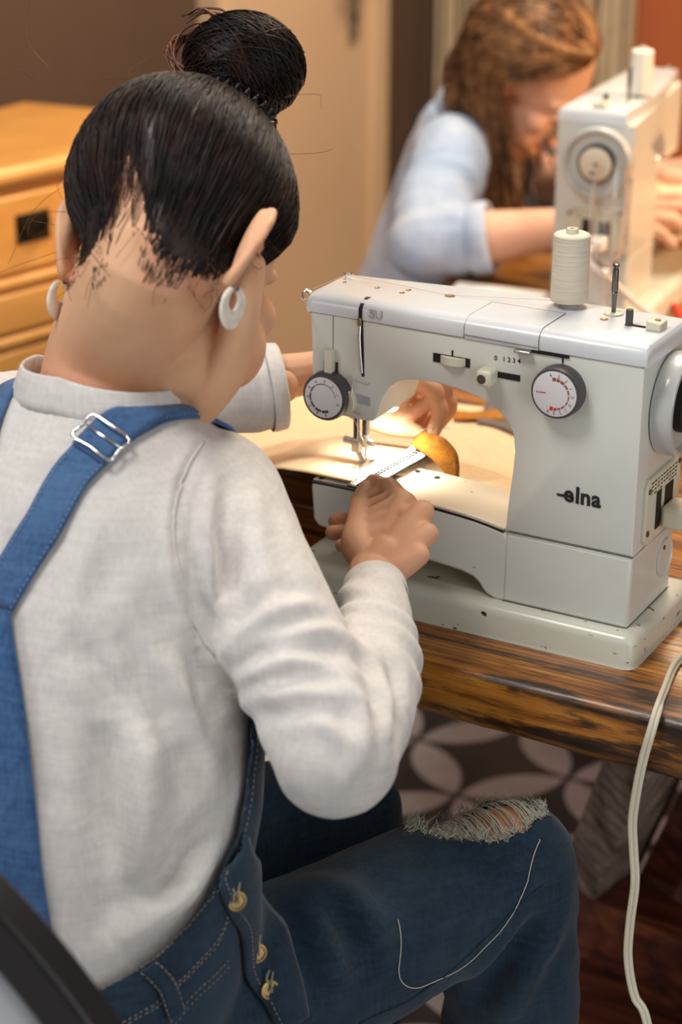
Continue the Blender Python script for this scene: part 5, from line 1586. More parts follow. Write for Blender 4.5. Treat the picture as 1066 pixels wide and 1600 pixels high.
for bpos in ((-0.1565, -0.3906, 0.6909), (-0.1600, -0.3580, 0.6227), (-0.1470, -0.3500, 0.5876)):
    p_, n_ = snap(bpos, JEANS_BVH, 0.0078)
    n_ = Vector((0.80, -0.52, 0.22)).normalized()
    b_ = MB().lathe(p_, n_, [(-0.006, 0.003), (0.0, 0.003), (0.0, 0.0082), (0.0016, 0.0084), (0.0028, 0.0076), (0.0030, 0.0058), (0.0022, 0.0052), (0.0022, 0.0022), (0.0036, 0.0018)], 24).build('button', M_brass, jeans, 40, zo=wz)
    s_ = n_.cross(Vector((0, 0, 1))).normalized(); u_ = s_.cross(n_)
    MB().tube([p_ + u_ * .006 + n_ * .003, p_ + u_ * .010 + s_ * .003 + n_ * .0035, p_ + u_ * .013 + s_ * .001 + n_ * .002, p_ + u_ * .015 - s_ * .002], .0011, 6).tube([p_ - u_ * .001 + n_ * .0038, p_ + u_ * .008 - s_ * .001 + n_ * .0042, p_ + u_ * .014 - s_ * .004 + n_ * .002], .0009, 6).build('buttonhole_thread', M_tan_stitch, b_, 180, zo=wz)
PKT = [(-0.190, -0.480, 0.585), (-0.1658, -0.4525, 0.62), (-0.1585, -0.4303, 0.6336), (-0.1527, -0.3954, 0.6423)]
stitches([[jn(p, .001) for p in catmull(PKT, 8)], [jn(np.array(p) - (0, 0, .006), .001) for p in catmull(PKT, 8)]], 'pocket_stitching', jeans)
OS = [(-0.097, -0.2937, 0.5378), (-0.0773, -0.2427, 0.5361), (-0.0534, -0.1977, 0.5544), (-0.0292, -0.152, 0.5857), (-0.0147, -0.1205, 0.5976)]
MB().tube([jn(p, .0004) for p in catmull(OS, 8)], 0.0013, 6).build('outseam', M_jean, jeans, 180, zo=wz)

# threads and frayed lips of the worn knee
fr = []; rim = []
bmj = bmesh.new(); bmj.from_mesh(jeans.data)
for e in bmj.edges:
    if e.is_boundary:
        m_ = (e.verts[0].co + e.verts[1].co) / 2 + Vector(WL)
        if (np.linalg.norm(np.array(m_) - KC) < 0.085): rim.append(m_)
bmj.free()
kr = np.random.default_rng(3)
rim = [np.array(p) for p in rim]
for p in rim:
    for _ in range(5):
        d = kr.normal(0, 1, 3) * 0.5 + (KC + np.array((0, 0, .02)) - p) / 0.05 * 0.8; d /= np.linalg.norm(d)
        L_ = kr.uniform(0.003, 0.011); t_ = np.linspace(0, 1, 5)[:, None]; q_ = kr.normal(0, .003, 3)
        fr.append(p + kr.normal(0, .0015, 3) + d * L_ * t_ + q_ * t_ * t_ + np.array((0, 0, .002)))
if fr:
    v, f = strands_geo(fr, 0.00035, 0.0002); o = np_mesh('frayed_edge', v, f, M_fray, jeans, wz); o['kind'] = 'stuff'
legs = BVHTree.FromPolygons([Vector(p) + Vector(WL) for p in [v_.co for v_ in body.data.vertices]], [tuple(p.vertices) for p in body.data.polygons])
wf = []; wf2 = []
for i in range(96):       # weft threads left lying across the knee
    al = -0.064 + 0.128 * i / 95 + kr.normal(0, .0007)
    hw_ = 0.046 * math.sqrt(max(0, 1 - (al / 0.067) ** 2)) + 0.004
    dense = al < -0.012
    if not dense and kr.random() < 0.35: continue
    pts = []
    for k in range(13):
        x_ = -hw_ + 2 * hw_ * k / 12
        b0 = KC + kd * al + kx * x_
        h_ = JEANS_BVH.find_nearest(Vector(b0)) if abs(x_) > hw_ * .95 else None
        hit = legs.ray_cast(Vector((b0[0], b0[1], 0.75)), Vector((0, 0, -1)))
        if hit[0] is None or hit[0].z < KC[2] - 0.045: continue
        z_ = hit[0].z
        lift = 0.0035 + 0.0025 * math.cos(x_ / hw_ * PI / 2) + kr.normal(0, .0004)
        pts.append((b0[0] + kr.normal(0, .0005), b0[1] + kr.normal(0, .0005), z_ + lift))
    if len(pts) > 4: (wf if dense else wf2).append(np.array(pts))
v, f = strands_geo(wf, 0.00085, 0.00085, 4); o = np_mesh('weft_threads', v, f, M_fray, jeans, wz); o['kind'] = 'stuff'
v, f = strands_geo(wf2, 0.0006, 0.0006, 4); o = np_mesh('weft_threads', v, f, M_fray, jeans, wz); o['kind'] = 'stuff'

# ribbed collar and cuffs of the top
cv = []; cf = []
nd = Vector(tuple(nd_)); sx_ = nd.orthogonal().normalized(); sy_ = nd.cross(sx_)
prof = [(-0.006, 0.0655), (0.004, 0.0645), (0.014, 0.0615), (0.0225, 0.0592), (0.0245, 0.0580), (0.0235, 0.0562), (0.012, 0.0570), (-0.004, 0.0590)]
nC = 90
base_h = 0.036
for k in range(nC):
    a = 2 * PI * k / nC; dirv = sx_ * math.cos(a) + sy_ * math.sin(a)
    fwd = dirv.y
    for h_, r_ in prof:
        cv.append(Vector(tuple(nb_)) + nd * (base_h + h_ - 0.020 * max(0, fwd) - .006 * abs(dirv.x)) + dirv * (r_ + 0.010 * max(0, fwd) + 0.007 * abs(dirv.x) + (0.0004 if k % 2 else 0)))
mC = len(prof)
for k in range(nC):
    for i in range(mC):
        cf.append((k * mC + i, ((k + 1) % nC) * mC + i, ((k + 1) % nC) * mC + (i + 1) % mC, k * mC + (i + 1) % mC))
MB().add(cv, cf).build('collar', M_shirt, shirt, 180, zo=wz)
for W_, D_, r_ in ((R_WR, np.array(R_WR) - np.array((-0.143, -0.187, 0.843)), 0.0245), (L_WR, np.array(L_WR) - np.array((-0.415, 0.003, 0.923)), 0.0385)):
    D_ = Vector(tuple(D_)).normalized()
    MB().lathe(Vector(W_) - D_ * 0.014, D_, [(0, r_ + .0022), (0.004, r_ + .0026), (0.010, r_ + .0020), (0.0135, r_ + .0016), (0.0145, r_ + .0002), (0.0135, r_ - .0012), (0.004, r_ - .0010), (0.0, r_ - .0006)], 40, cap=False).build('cuff', M_shirt, shirt, 180, zo=wz)

AH = [(-0.2489, -0.268, 0.9974), (-0.2431, -0.2933, 0.9913), (-0.2383, -0.3159, 0.9795), (-0.2323, -0.3324, 0.9662), (-0.2257, -0.344, 0.9514), (-0.2175, -0.3525, 0.9309), (-0.2053, -0.3554, 0.8988), (-0.1899, -0.3502, 0.8664)]
MB().tube([snap(p, SHIRT_BVH, .0002)[0] for p in catmull(AH, 6)], 0.0014, 6).build('armhole_seam', M_shirt, shirt, 180, zo=wz)

# gold ring on her left hand
a0, a1 = Vector(LH['im']), Vector(LH['ip']); rc_ = a0.lerp(a1, 0.42); ra_ = (a1 - a0).normalized(); rs_ = ra_.orthogonal().normalized(); ru_ = ra_.cross(rs_)
MB().tube([rc_ + (rs_ * math.cos(2 * PI * k / 24) + ru_ * math.sin(2 * PI * k / 24)) * 0.0098 for k in range(24)], 0.0011, 8, closed=True).build('finger_ring', M_gold, woman, 180, zo=wz)

# loose thread lying on her thigh
TH = [(-0.0939, -0.2402, 0.6032), (-0.0869, -0.2475, 0.589), (-0.0833, -0.2559, 0.5707), (-0.0795, -0.2516, 0.5558), (-0.0731, -0.2364, 0.5462), (-0.0633, -0.2152, 0.546), (-0.0518, -0.1922, 0.5491), (-0.0405, -0.1737, 0.5639), (-0.0298, -0.1543, 0.5837), (-0.0269, -0.1379, 0.6004),
      (-0.028, -0.125, 0.612), (-0.030, -0.112, 0.619), (-0.031, -0.103, 0.622)]
tag(MB().tube([jn(p, .0012) for p in catmull(TH, 8)], 0.00042, 5).build('loose_thread', M_thread, None, 180), 'loose cream thread trailing in a loop over the dark denim thigh', 'thread')

# ------------------------------------------------------------------ chair behind her
ch = empty('bentwood_chair', (-0.36, -0.44, 0))
tag(ch, 'black bentwood chair with a curved back hoop, under the woman in dungarees', 'chair')
cz_ = (0.36, 0.44, 0)
MB().lathe((-0.36, -0.43, 0.425), (0, 0, 1), [(0, 0.185), (0.012, 0.200), (0.03, 0.202), (0.040, 0.196), (0.043, 0.18), (0.040, 0.0)], 48, cap=False).build('seat', M_chair, ch, zo=cz_)
def hoop(cx, y0, zc, rx, rz, w, th, name, mat):
    vs = []; fs = []; n = 60
    for i in range(n + 1):
        a = -0.35 + (PI + 0.70) * i / n
        c_ = Vector((cx + rx * math.cos(a), y0 - 0.05 * max(0, math.sin(a)), zc + rz * math.sin(a)))
        d_ = Vector((-rx * math.sin(a), 0, rz * math.cos(a))).normalized(); nrm_ = Vector((d_.z, 0, -d_.x)); yv = Vector((0, 1, 0))
        for u_, v_ in ((-1, -1), (1, -1), (1, 1), (-1, 1)): vs.append(c_ + nrm_ * w / 2 * u_ + yv * th / 2 * v_)
    for i in range(n):
        for k in range(4): fs.append((i * 4 + k, i * 4 + (k + 1) % 4, (i + 1) * 4 + (k + 1) % 4, (i + 1) * 4 + k))
    fs += [(0, 1, 2, 3), (n * 4, n * 4 + 1, n * 4 + 2, n * 4 + 3)]
    return MB().add(vs, fs).build(name, mat, ch, bevel=0.004, seg=3, zo=cz_)
hoop(-0.310, -0.620, 0.545, 0.275, 0.350, 0.038, 0.026, 'back_hoop', M_chair)
vs = []; fs = []; n = 48
for i in range(n + 1):
    a = -0.2 + (PI + 0.4) * i / n
    for r_ in (0.0, 0.93):
        vs.append((-0.310 + 0.275 * r_ * math.cos(a), -0.625 - 0.05 * max(0, math.sin(a)) * r_, 0.545 + 0.350 * r_ * math.sin(a)))
for i in range(n): fs.append((2 * i, 2 * i + 1, 2 * i + 3, 2 * i + 2))
bpn = MB().add(vs, fs).build('back_panel', M_seat_grey, ch, zo=cz_)
so = bpn.modifiers.new('thick', 'SOLIDIFY'); so.thickness = 0.008; so.offset = 0
for sx2, sy2 in ((-1, -1), (1, -1), (-1, 1), (1, 1)):
    MB().tube([(-0.36 + sx2 * .14, -0.43 + sy2 * .14, 0.43), (-0.36 + sx2 * .17, -0.43 + sy2 * .17, 0.2), (-0.36 + sx2 * .185, -0.43 + sy2 * .19, 0.0)], [.016, .015, .013], 14).build('leg', M_chair, ch, zo=cz_)

# ------------------------------------------------------------------ thread, spools, cloth and strap on the machine


def make_spool(machine, label, mat, r, h):
    p = machine.matrix_basis @ Vector((-0.0985, 0.0755, 0.034 + 0.2474 + 0.0035))
    t = empty('thread_spool', p); tag(t, label, 'spool', None)
    prof = [(0, r * 0.55), (0.002, r * 0.97)]
    for i in range(60):
        z = 0.002 + (h - 0.004) * i / 59
        prof.append((z, r * (1.0 - 0.03 * i / 59) + 0.00022 * (i % 2)))
    prof += [(h - 0.0008, r * 0.92), (h, r * 0.80), (h, r * 0.32)]
    MB().lathe((0, 0, 0), (0, 0, 1), prof, 40).build('wound_thread', mat, t, 30)
    MB().lathe((0, 0, 0.0005), (0, 0, 1), [(0, r * 0.34), (h + 0.0015, r * 0.34), (h + 0.0035, r * 0.30), (h + 0.0035, 0.0024), (h * 0.9, 0.0024)], 24, cap=False).build('core_tube', M_cream, t)
    return t


make_spool(mach, 'tall cone of cream thread on the pin of the near sewing machine', M_thread, 0.0160, 0.0605)
make_spool(mach2, 'white thread spool standing on top of the far sewing machine', M_thread2, 0.0142, 0.0560)
# working thread: spool, hooks, slot, dial, needle
T = TZ + 0.034
thr = [(-0.1120, 0.0700, T + 0.2520), (-0.2000, 0.0520, T + 0.2482), (-0.3035, 0.0545, T + 0.2510), (-0.3165, 0.005, T + 0.2465), (-0.2990, -0.0050, T + 0.205), (-0.2700, -0.013, T + 0.158), (-0.2600, -0.006, T + 0.170), (-0.2590, -0.004, T + 0.2270),
       (-0.2640, -0.005, T + 0.178), (-0.2660, -0.006, T + 0.149), (-0.279, 0.044, T + 0.100), (-0.2795, 0.048, T + 0.080)]
tag(MB().tube(thr, 0.00028, 5).build('working_thread', M_thread, None, 180), 'fine cream thread running from the cone over the near machine to its needle', 'thread')

# the cloth being sewn: draped over the free arm, falling away behind and to the left
def cloth_h(x, y):
    dx = max(0, -0.318 - x, x + 0.190); dy = max(0, y - 0.085, -y)
    dl = max(0, -0.318 - x)
    d = math.sqrt((dl * 0.62) ** 2 + (max(0, x + 0.190) * 1.0) ** 2 + dy ** 2 * (0.9 if x < -0.19 else 1.4))
    base = T + 0.0765
    low = TZ + 0.006 + 0.010 * (1 + mnoise.noise(Vector((x * 9, y * 7, 0.3)))) + 0.016 * max(0, mnoise.noise(Vector((x * 14 + 3, y * 5, 1.2))))
    w = math.exp(-(d / 0.13) ** 1.6)
    f_ = 0.012 * (1 - w) * w * 4 * mnoise.noise(Vector((math.atan2(y - .04, x + .27) * 3.2, d * 5, 0.0)))
    return low + (base - low) * w + f_
vs = []; fs = []; nx_, ny_ = 90, 80
xL, xR, yF, yB = -0.63, -0.135, 0.0, 0.50
for i in range(nx_ + 1):
    for j in range(ny_ + 1):
        u_, v_ = i / nx_, j / ny_
        x = xL + (xR - xL) * u_; yf = 0.004 + 0.10 * max(0, (-0.335 - x)) ** 0.8 * 1.4 + (0.082 * min(1, max(0, (x + 0.262) / 0.04)))
        y = yf + (yB - 0.06 * math.sin(u_ * 5) - yf) * v_
        z = cloth_h(x, y)
        if x > -0.32 and y < 0.079: z = max(z, T + 0.0766)
        if x > -0.245: z = min(z, T + 0.0766 - 0.016 * min(1, max(0, (x + 0.245) / 0.02)))
        vs.append((x, y, z))
for i in range(nx_):
    for j in range(ny_): fs.append((i * (ny_ + 1) + j, (i + 1) * (ny_ + 1) + j, (i + 1) * (ny_ + 1) + j + 1, i * (ny_ + 1) + j + 1))
cl = MB().add(vs, fs).build('cream_cloth', M_peach, None, 180)
so = cl.modifiers.new('thick', 'SOLIDIFY'); so.thickness = 0.0012; so.offset = 1
tag(cl, 'large peach-cream cloth draped under the needle and heaped behind the near machine', 'cloth')

# mustard suede strap with its white stitched backing, curling away from the needle
SP = [((-0.2535, -0.0130, T + .0800), (.0112, -.001, 0)), ((-0.2555, 0.010, T + .0785), (.0112, -.001, 0)), ((-.2521, .0552, T + .0788), (.0112, -.001, 0)), ((-.2480, .085, T + .0800), (.0112, -.001, 0)), ((-.2455, .104, T + .084), (.0110, -.001, 0.001)), ((-.2435, .118, T + .086), (.0108, -.001, .001))]
Q = catmull([c_ + w_ for c_, w_ in SP], 8)
strap = empty('leather_strap', (-0.25, 0.06, T + 0.0775))
tag(strap, 'mustard suede strap with a white stitched tape, curving away from the needle', 'strap')
so_ = (0.25, -0.06, -(T + 0.0775))
def strip(Q_, off, th, wscale, name, mat):
    vs = []; fs = []
    for i, p in enumerate(Q_):
        c_ = Vector(p[:3]); w_ = Vector(p[3:]) * wscale
        t_ = Vector(Q_[min(i + 1, len(Q_) - 1)][:3]) - Vector(Q_[max(i - 1, 0)][:3]); n_ = w_.cross(t_).normalized()
        for k in range(5): vs.append(c_ + w_ * (k / 2 - 1) + n_ * off)
    for i in range(len(Q_) - 1):
        for k in range(4): fs.append((i * 5 + k, i * 5 + k + 1, (i + 1) * 5 + k + 1, (i + 1) * 5 + k))
    o = MB().add(vs, fs).build(name, mat, strap, 180, zo=so_)
    s_ = o.modifiers.new('thick', 'SOLIDIFY'); s_.thickness = th; s_.offset = 0
    return o
strip(Q, -0.0002, 0.0012, 1.04, 'dark_backing', M_felt)
wb = strip(Q, 0.0010, 0.0012, 0.97, 'white_tape', M_white_cloth)
BAND = [((-0.2560, 0.0935, 0.8770), (-0.2480, 0.0990, 0.8880)), ((-0.2495, 0.0865, 0.8774), (-0.2393, 0.0933, 0.8903)), ((-0.2427, 0.0837, 0.8765), (-0.2287, 0.0931, 0.8904)), ((-0.2353, 0.0809, 0.875), (-0.2192, 0.0912, 0.8884)), ((-0.2244, 0.0804, 0.8691), (-0.2076, 0.0893, 0.8787)),
        ((-0.2155, 0.0813, 0.8605), (-0.2032, 0.0864, 0.8674)), ((-0.2137, 0.0819, 0.8544), (-0.2025, 0.0850, 0.8575)), ((-0.214, 0.0829, 0.8464), (-0.2025, 0.0850, 0.8468)), ((-0.214, 0.084, 0.830), (-0.2025, 0.086, 0.830))]
QB = catmull([tuple((np.array(a_) + b_) / 2) + tuple((np.array(b_) - a_) / 2) for a_, b_ in BAND], 8)
strip(QB, 0.0, 0.0022, 1.0, 'suede_band', M_suede)
strip(QB, 0.0015, 0.0008, 1.03, 'band_lining', M_felt)
def stitch_row(k, off=0.0020):
    row = []
    for i, p in enumerate(Q):
        c_ = Vector(p[:3]); w_ = Vector(p[3:]); t_ = Vector(Q[min(i + 1, len(Q) - 1)][:3]) - Vector(Q[max(i - 1, 0)][:3]); n_ = w_.cross(t_).normalized()
        row.append(c_ + w_ * k + n_ * off + Vector(so_) + Vector(WL))
    return row
for k in (-0.12, 0.16): stitches([stitch_row(k)], 'black_stitching', wb, M_stitch, r=0.0010, on=0.0042, gap=0.0009)
for k in (-0.78, 0.84): stitches([stitch_row(k)], 'edge_stitching', wb, M_white_cloth, r=0.0006)

# thread pinched in the left fingers, scraps behind the machine
tag(MB().tube(catmull([(-0.262, 0.110, T + 0.086), (-0.255, 0.098, T + 0.094), (-0.246, 0.100, T + 0.101), (-0.238, 0.112, T + 0.100), (-0.230, 0.121, T + 0.098)], 8), 0.0004, 5).build('pinched_thread', M_thread, None, 180),
    'short thread arching from the fingertips of her left hand', 'thread')
def scrap(name, label, mat, c_, size, rz, cat='fabric scrap', h=0.012):
    vs = []; fs = []; n = 14
    cr, sr = math.cos(rz), math.sin(rz)
    for i in range(n + 1):
        for j in range(n + 1):
            u_, v_ = (i / n - .5) * size[0], (j / n - .5) * size[1]
            x = c_[0] + u_ * cr - v_ * sr; y = c_[1] + u_ * sr + v_ * cr
            vs.append((x, y, max(cloth_h(x, y), TZ) + 0.004 + h * max(0, math.sin(u_ * 40 + v_ * 16)) * 0.6 + 0.002 * mnoise.noise(Vector((x * 40, y * 40, 0)))))
    for i in range(n):
        for j in range(n): fs.append((i * (n + 1) + j, (i + 1) * (n + 1) + j, (i + 1) * (n + 1) + j + 1, i * (n + 1) + j + 1))
    o = MB().add(vs, fs).build(name, mat, None, 180)
    s_ = o.modifiers.new('thick', 'SOLIDIFY'); s_.thickness = 0.002; s_.offset = 1
    return tag(o, label, cat)
scrap('suede_scrap', 'small mustard suede scrap lying on the cream cloth behind the arch', M_suede, (-0.345, 0.430), (0.055, 0.03), 0.5, h=0.004)
scrap('cloth_scrap', 'crumpled grey-brown cloth scrap on the cloth behind the machine column', M_grey_cloth, (-0.300, 0.460), (0.10, 0.09), 0.3, h=0.016)

# mains lead of the near machine
pc = empty('power_cord', (0.02, 0.06, TZ))
tag(pc, 'cream mains lead plugged into the near machine and hanging over the table edge', 'power cord')
pz = (-0.02, -0.06, -TZ)
pg = MB().prism([(0.047, T + 0.0735), (0.078, T + 0.0735), (0.078, T + 0.0935), (0.047, T + 0.0935)], 0.0055, 0.050, 'x')
plug = pg.build('plug', M_cord, pc, bevel=0.004, seg=3, zo=pz)
MB().cyl((0.050, 0.0625, T + .0835), (0.066, 0.0625, T + .0835), 0.0065, 0.0045, 16).build('strain_relief', M_cord, plug, zo=pz)
cd = [(0.060, 0.0625, T + .083), (0.095, 0.064, T + .078), (0.15, 0.075, T + .03), (0.175, 0.09, TZ + .006), (0.16, 0.13, TZ + .0045), (0.10, 0.165, TZ + .0045), (0.02, 0.165, TZ + .0045), (-0.01, 0.150, TZ + .0045)]
cd2 = [(0.16, 0.13, TZ + .0045), (0.155, 0.09, TZ + .0045), (0.12, 0.065, TZ + .0045), (0.06, 0.050, TZ + .0045), (0.042, 0.02, TZ + .0045), (0.052, -0.045, TZ + .0045), (0.058, -0.074, TZ + .0035), (0.058, -0.087, TZ - .012), (0.054, -0.0885, TZ - .035), (0.0505, -0.0885, TZ - .062),
       (0.048, -0.088, 0.66), (0.0505, -0.087, 0.63), (0.0535, -0.087, 0.60), (0.0515, -0.087, 0.56), (0.052, -0.087, 0.525), (0.060, -0.087, 0.490), (0.074, -0.088, 0.465), (0.10, -0.10, 0.36), (0.13, -0.12, 0.18), (0.16, -0.10, 0.02), (0.25, 0.0, 0.006), (0.5, 0.1, 0.006)]
P_ = catmull(cd2, 8)
lead = MB()
for sgn2 in (-1, 1):
    tw = []
    for i, p in enumerate(P_):
        t_ = Vector(P_[min(i + 1, len(P_) - 1)]) - Vector(P_[max(i - 1, 0)])
        s_ = t_.cross(Vector((0.5, -0.8, 0.2))).normalized()
        tw.append(Vector(p) + s_ * 0.0019 * sgn2)
    lead.tube(tw, 0.0022, 8)
lead.build('twin_flex', M_cord, pc, 180, zo=pz)
MB().tube(catmull(cd, 8), 0.0040, 10).build('plug_lead', M_cord, pc, 180, zo=pz)

# ------------------------------------------------------------------ long-haired seamstress at the far machine
B2 = Matrix.Translation((-0.98, 1.26, 0)) @ Matrix.Rotation(math.radians(-78), 4, 'Z')
w2 = empty('person', (-0.98, 1.26, 0)); w2z = (0.98, -1.26, 0)
tag(w2, 'woman with long light brown hair in pale denim shirt, bent over the far sewing machine', 'person')
b2 = lambda p: tuple(B2 @ Vector(p))


def b2pts(P): return [(*b2(p[:3]), p[3]) for p in P]


def b2sec(S):
    R_ = B2.to_3x3()
    return [(b2(c), tuple(R_ @ Vector((a, 0, 0))), tuple(R_ @ Vector(v))) for c, a, v in S]


HEAD2 = B2 @ Matrix.Translation((0.064, 0.290, 0.992)) @ Matrix.Rotation(math.radians(-4), 4, 'Z') @ Matrix.Rotation(math.radians(4), 4, 'Y') @ Matrix.Rotation(math.radians(-40), 4, 'X')
co_all = []; fs_all = []
m = MB(); head_shapes(m, HEAD2)
EARS2 = [ear_shapes(m, HEAD2, s, 8) for s in (-1, 1)]
h2 = lambda p: tuple(HEAD2 @ Vector(p))
m.add(*limb_geo([(*b2((0.02, 0.225, 0.890)), .060), (*b2((0.035, 0.250, 0.94)), .053), (*h2((0, -0.030, -0.030)), .051), (*h2((0, -0.018, 0.02)), .053)], 6, 24))
absorb(*fuse(m, 0.003, 6))
T2 = [((0, 0.10, 0.47), .150, (0, .11, 0)), ((0, 0.115, 0.56), .148, (0, .105, -.01)), ((0, 0.155, 0.68), .135, (0, .092, -.02)), ((0.005, 0.190, 0.79), .138, (0, .086, -.03)), ((0.008, 0.215, 0.86), .138, (0, .078, -.04)), ((0.012, 0.228, 0.905), .112, (0, .066, -.035)), ((0.02, 0.243, 0.935), .072, (0, .056, -.02))]
S2R, E2R, W2R = (0.158, 0.215, 0.885), (0.332, 0.225, 0.800), (0.312, 0.455, 0.845)
S2L, E2L, W2L = (-0.145, 0.215, 0.865), (-0.265, 0.25, 0.76), (0.06, 0.50, 0.86)
m = MB()
m.add(*loft_geo(b2sec([(c, a * .93, tuple(v * .92 for v in b_)) for c, a, b_ in T2])))
for S, E, W in ((S2R, E2R, W2R), (S2L, E2L, W2L)):
    m.add(*limb_geo(b2pts([(*S, .047), (*lerp3(S, E, .5), .043), (*E, .038)])))
    m.add(*limb_geo(b2pts([(*E, .038), (*lerp3(E, W, .3), .0385), (*lerp3(E, W, .7), .030), (*W, .023)])))
for s in (-1, 1):
    K_ = (s * 0.10, 0.46, 0.53)
    m.add(*limb_geo(b2pts([(s * .09, 0.11, .53, .080), (s * .10, .24, .54, .070), (*K_, .056)]))); m.add(*limb_geo(b2pts([(*K_, .056), (s * .1, .47, .3, .05), (s * .1, .46, .08, .036)])))
    m.add(*limb_geo(b2pts([(s * .1, .44, .045, .034), (s * .1, .53, .035, .032), (s * .1, .60, .026, .022)])))
absorb(*fuse(m, 0.006, 6))
HR = dict(W=W2R, F=lerp3(E2R, W2R, .85), im=(0.292, 0.525, 0.880), mm=(0.312, 0.530, 0.874), rm=(0.328, 0.526, 0.864), pm=(0.338, 0.516, 0.854),
          tc=(0.288, 0.478, 0.850), tm=(0.268, 0.505, 0.850), ti=(0.256, 0.530, 0.856), tt=(0.250, 0.552, 0.864),
          ip=(0.280, 0.562, 0.882), id=(0.268, 0.578, 0.868), it=(0.258, 0.580, 0.858), mp=(0.302, 0.570, 0.874), md=(0.290, 0.588, 0.858), mt=(0.278, 0.590, 0.848),
          rp=(0.320, 0.564, 0.860), rd=(0.312, 0.582, 0.845), rt=(0.300, 0.584, 0.838), pp=(0.335, 0.550, 0.845), pd=(0.330, 0.564, 0.832), pt=(0.320, 0.568, 0.828))
HL = {k: (-v[0] + 0.375, v[1] + 0.045 if k not in ('W', 'F') else v[1], v[2] + 0.012) for k, v in HR.items()}
HL['W'] = W2L; HL['F'] = lerp3(E2L, W2L, .85)
for hnd in (HR, HL):
    m = MB(); hand_shapes(m, {k: b2(v) for k, v in hnd.items()}); absorb(*fuse(m, 0.0022, 4))
body2 = np_mesh('body', np.concatenate(co_all), fs_all, M_skin_pale, w2, w2z)
# eyes half closed: dark lash lines
for s in (-1, 1):
    MB().tube([h2((s * 0.019, 0.0905, 0.000)), h2((s * 0.031, 0.0932, -0.003)), h2((s * 0.044, 0.0875, 0.000))], [0.0012, 0.0018, 0.001], 6).build('eyelashes', M_hair_dark, w2, 180, zo=w2z)
    MB().tube([h2((s * 0.014, 0.0975, 0.026)), h2((s * 0.034, 0.0935, 0.0345)), h2((s * 0.053, 0.076, 0.027))], [0.0018, 0.0026, 0.001], 6).build('eyebrow', M_hair_light, w2, 180, zo=w2z)
MB().tube([h2((-0.020, 0.0935, -0.0665)), h2((0, 0.1005, -0.0668)), h2((0.020, 0.0935, -0.0665))], [0.001, 0.0022, 0.001], 6).build('lips', M_lips, w2, 180, zo=w2z)
# dark patterned top showing at the open front
m = MB(); m.add(*loft_geo(b2sec([(c, a * .98, tuple(v * .99 for v in b_)) for c, a, b_ in T2[1:6]]), n=36))
co, fs = fuse(m, 0.007, 6)
np_mesh('dark_top', co, fs, M_dark_top, w2, w2z)
# pale denim shirt, open at the front, sleeve rolled at the elbow
m = MB()
m.add(*loft_geo(b2sec([(c, a * 1.10, tuple(v * 1.10 for v in b_)) for c, a, b_ in T2[1:6]]), n=36))
for S, E, W, s in ((S2R, E2R, W2R, 1), (S2L, E2L, W2L, -1)):
    m.add(*limb_geo(b2pts([(S[0] - s * .035, S[1] - .01, S[2] - .005, .056), (*S, .059), (*lerp3(S, E, .5), .057), (*E, .054)])))
    m.add(*limb_geo(b2pts([(*E, .054), (*lerp3(E, W, .10 if s < 0 else .22), .049), (*lerp3(E, W, .18 if s < 0 else .40), .046)])))
co, fs = fuse(m, 0.006, 7)
nr = normals_of(co, fs)
for S, E, W, sd in ((S2R, E2R, W2R, 0.6), (S2L, E2L, W2L, 2.0)):
    co = limb_rings(co, nr, b2(S), b2(E), 0.25, 1.1, 0.0035, 3.4, sd, 0.08)
    co = limb_rings(co, nr, b2(E), b2(W), 0.0, 0.5, 0.003, 8, sd, 0.07)
co = rough(co, nr, 0.005, 13, 4.0); co = rough(co, nr, 0.002, 30, 7.0)
BI = np.array(B2.inverted()); lc = co @ BI[:3, :3].T + BI[:3, 3]
openf = (np.abs(lc[:, 0] - 0.01) < 0.060 + 0.12 * np.clip((0.80 - lc[:, 2]) / 0.3, 0, 0.5)) & (lc[:, 1] > np.interp(lc[:, 2], [.5, .68, .79, .86, .93], [.14, .185, .220, .240, .255])) & (np.abs(lc[:, 0]) < 0.14)
fs = [f for f in fs if not all(openf[list(f)])]
co, fs = cut(co, fs, b2(lerp3(E2R, W2R, .34)), np.array(b2(W2R)) - np.array(b2(E2R)), 0.075)
co, fs = cut(co, fs, b2(lerp3(E2L, W2L, .15)), np.array(b2(W2L)) - np.array(b2(E2L)), 0.075)
nk_ = np.array(b2((0.022, 0.243, 0.938)))
hole = np.linalg.norm(co - nk_, axis=1) < 0.062
fs = [f for f in fs if not any(hole[list(f)])]
sh2 = np_mesh('denim_shirt', co, fs, M_shirt_blue, w2, w2z)
so = sh2.modifiers.new('thick', 'SOLIDIFY'); so.thickness = 0.003; so.offset = -1
for E, W, cf_ in ((E2R, W2R, .27), (E2L, W2L, .08)):
    p_ = Vector(b2(lerp3(E, W, cf_))); d_ = (Vector(b2(W)) - Vector(b2(E))).normalized()
    MB().lathe(p_, d_, [(0, .0475), (.003, .0505), (.018, .0510), (.028, .0500), (.031, .0475), (.028, .0455), (.003, .0450)], 36, cap=False).build('rolled_cuff', M_shirt_blue, sh2, 180, zo=w2z)
cl_ = []
for k in range(19):
    a = math.radians(-118 + 236 * k / 18 - 90)
    c_ = Vector((0.022, 0.240, 0.930)) + Vector((0.064 * math.cos(a), 0.058 * math.sin(a), -0.010 * math.sin(a)))
    cl_.append(c_)
vs = []; fs = []
for i, c_ in enumerate(cl_):
    out = (c_ - Vector((0.022, 0.240, 0.930))).normalized()
    for r_, z_ in ((0.0, -0.004), (0.002, 0.024), (0.012, 0.028), (0.024, 0.002), (0.034, -0.014)):
        vs.append(b2(c_ + out * r_ + Vector((0, 0, z_))))
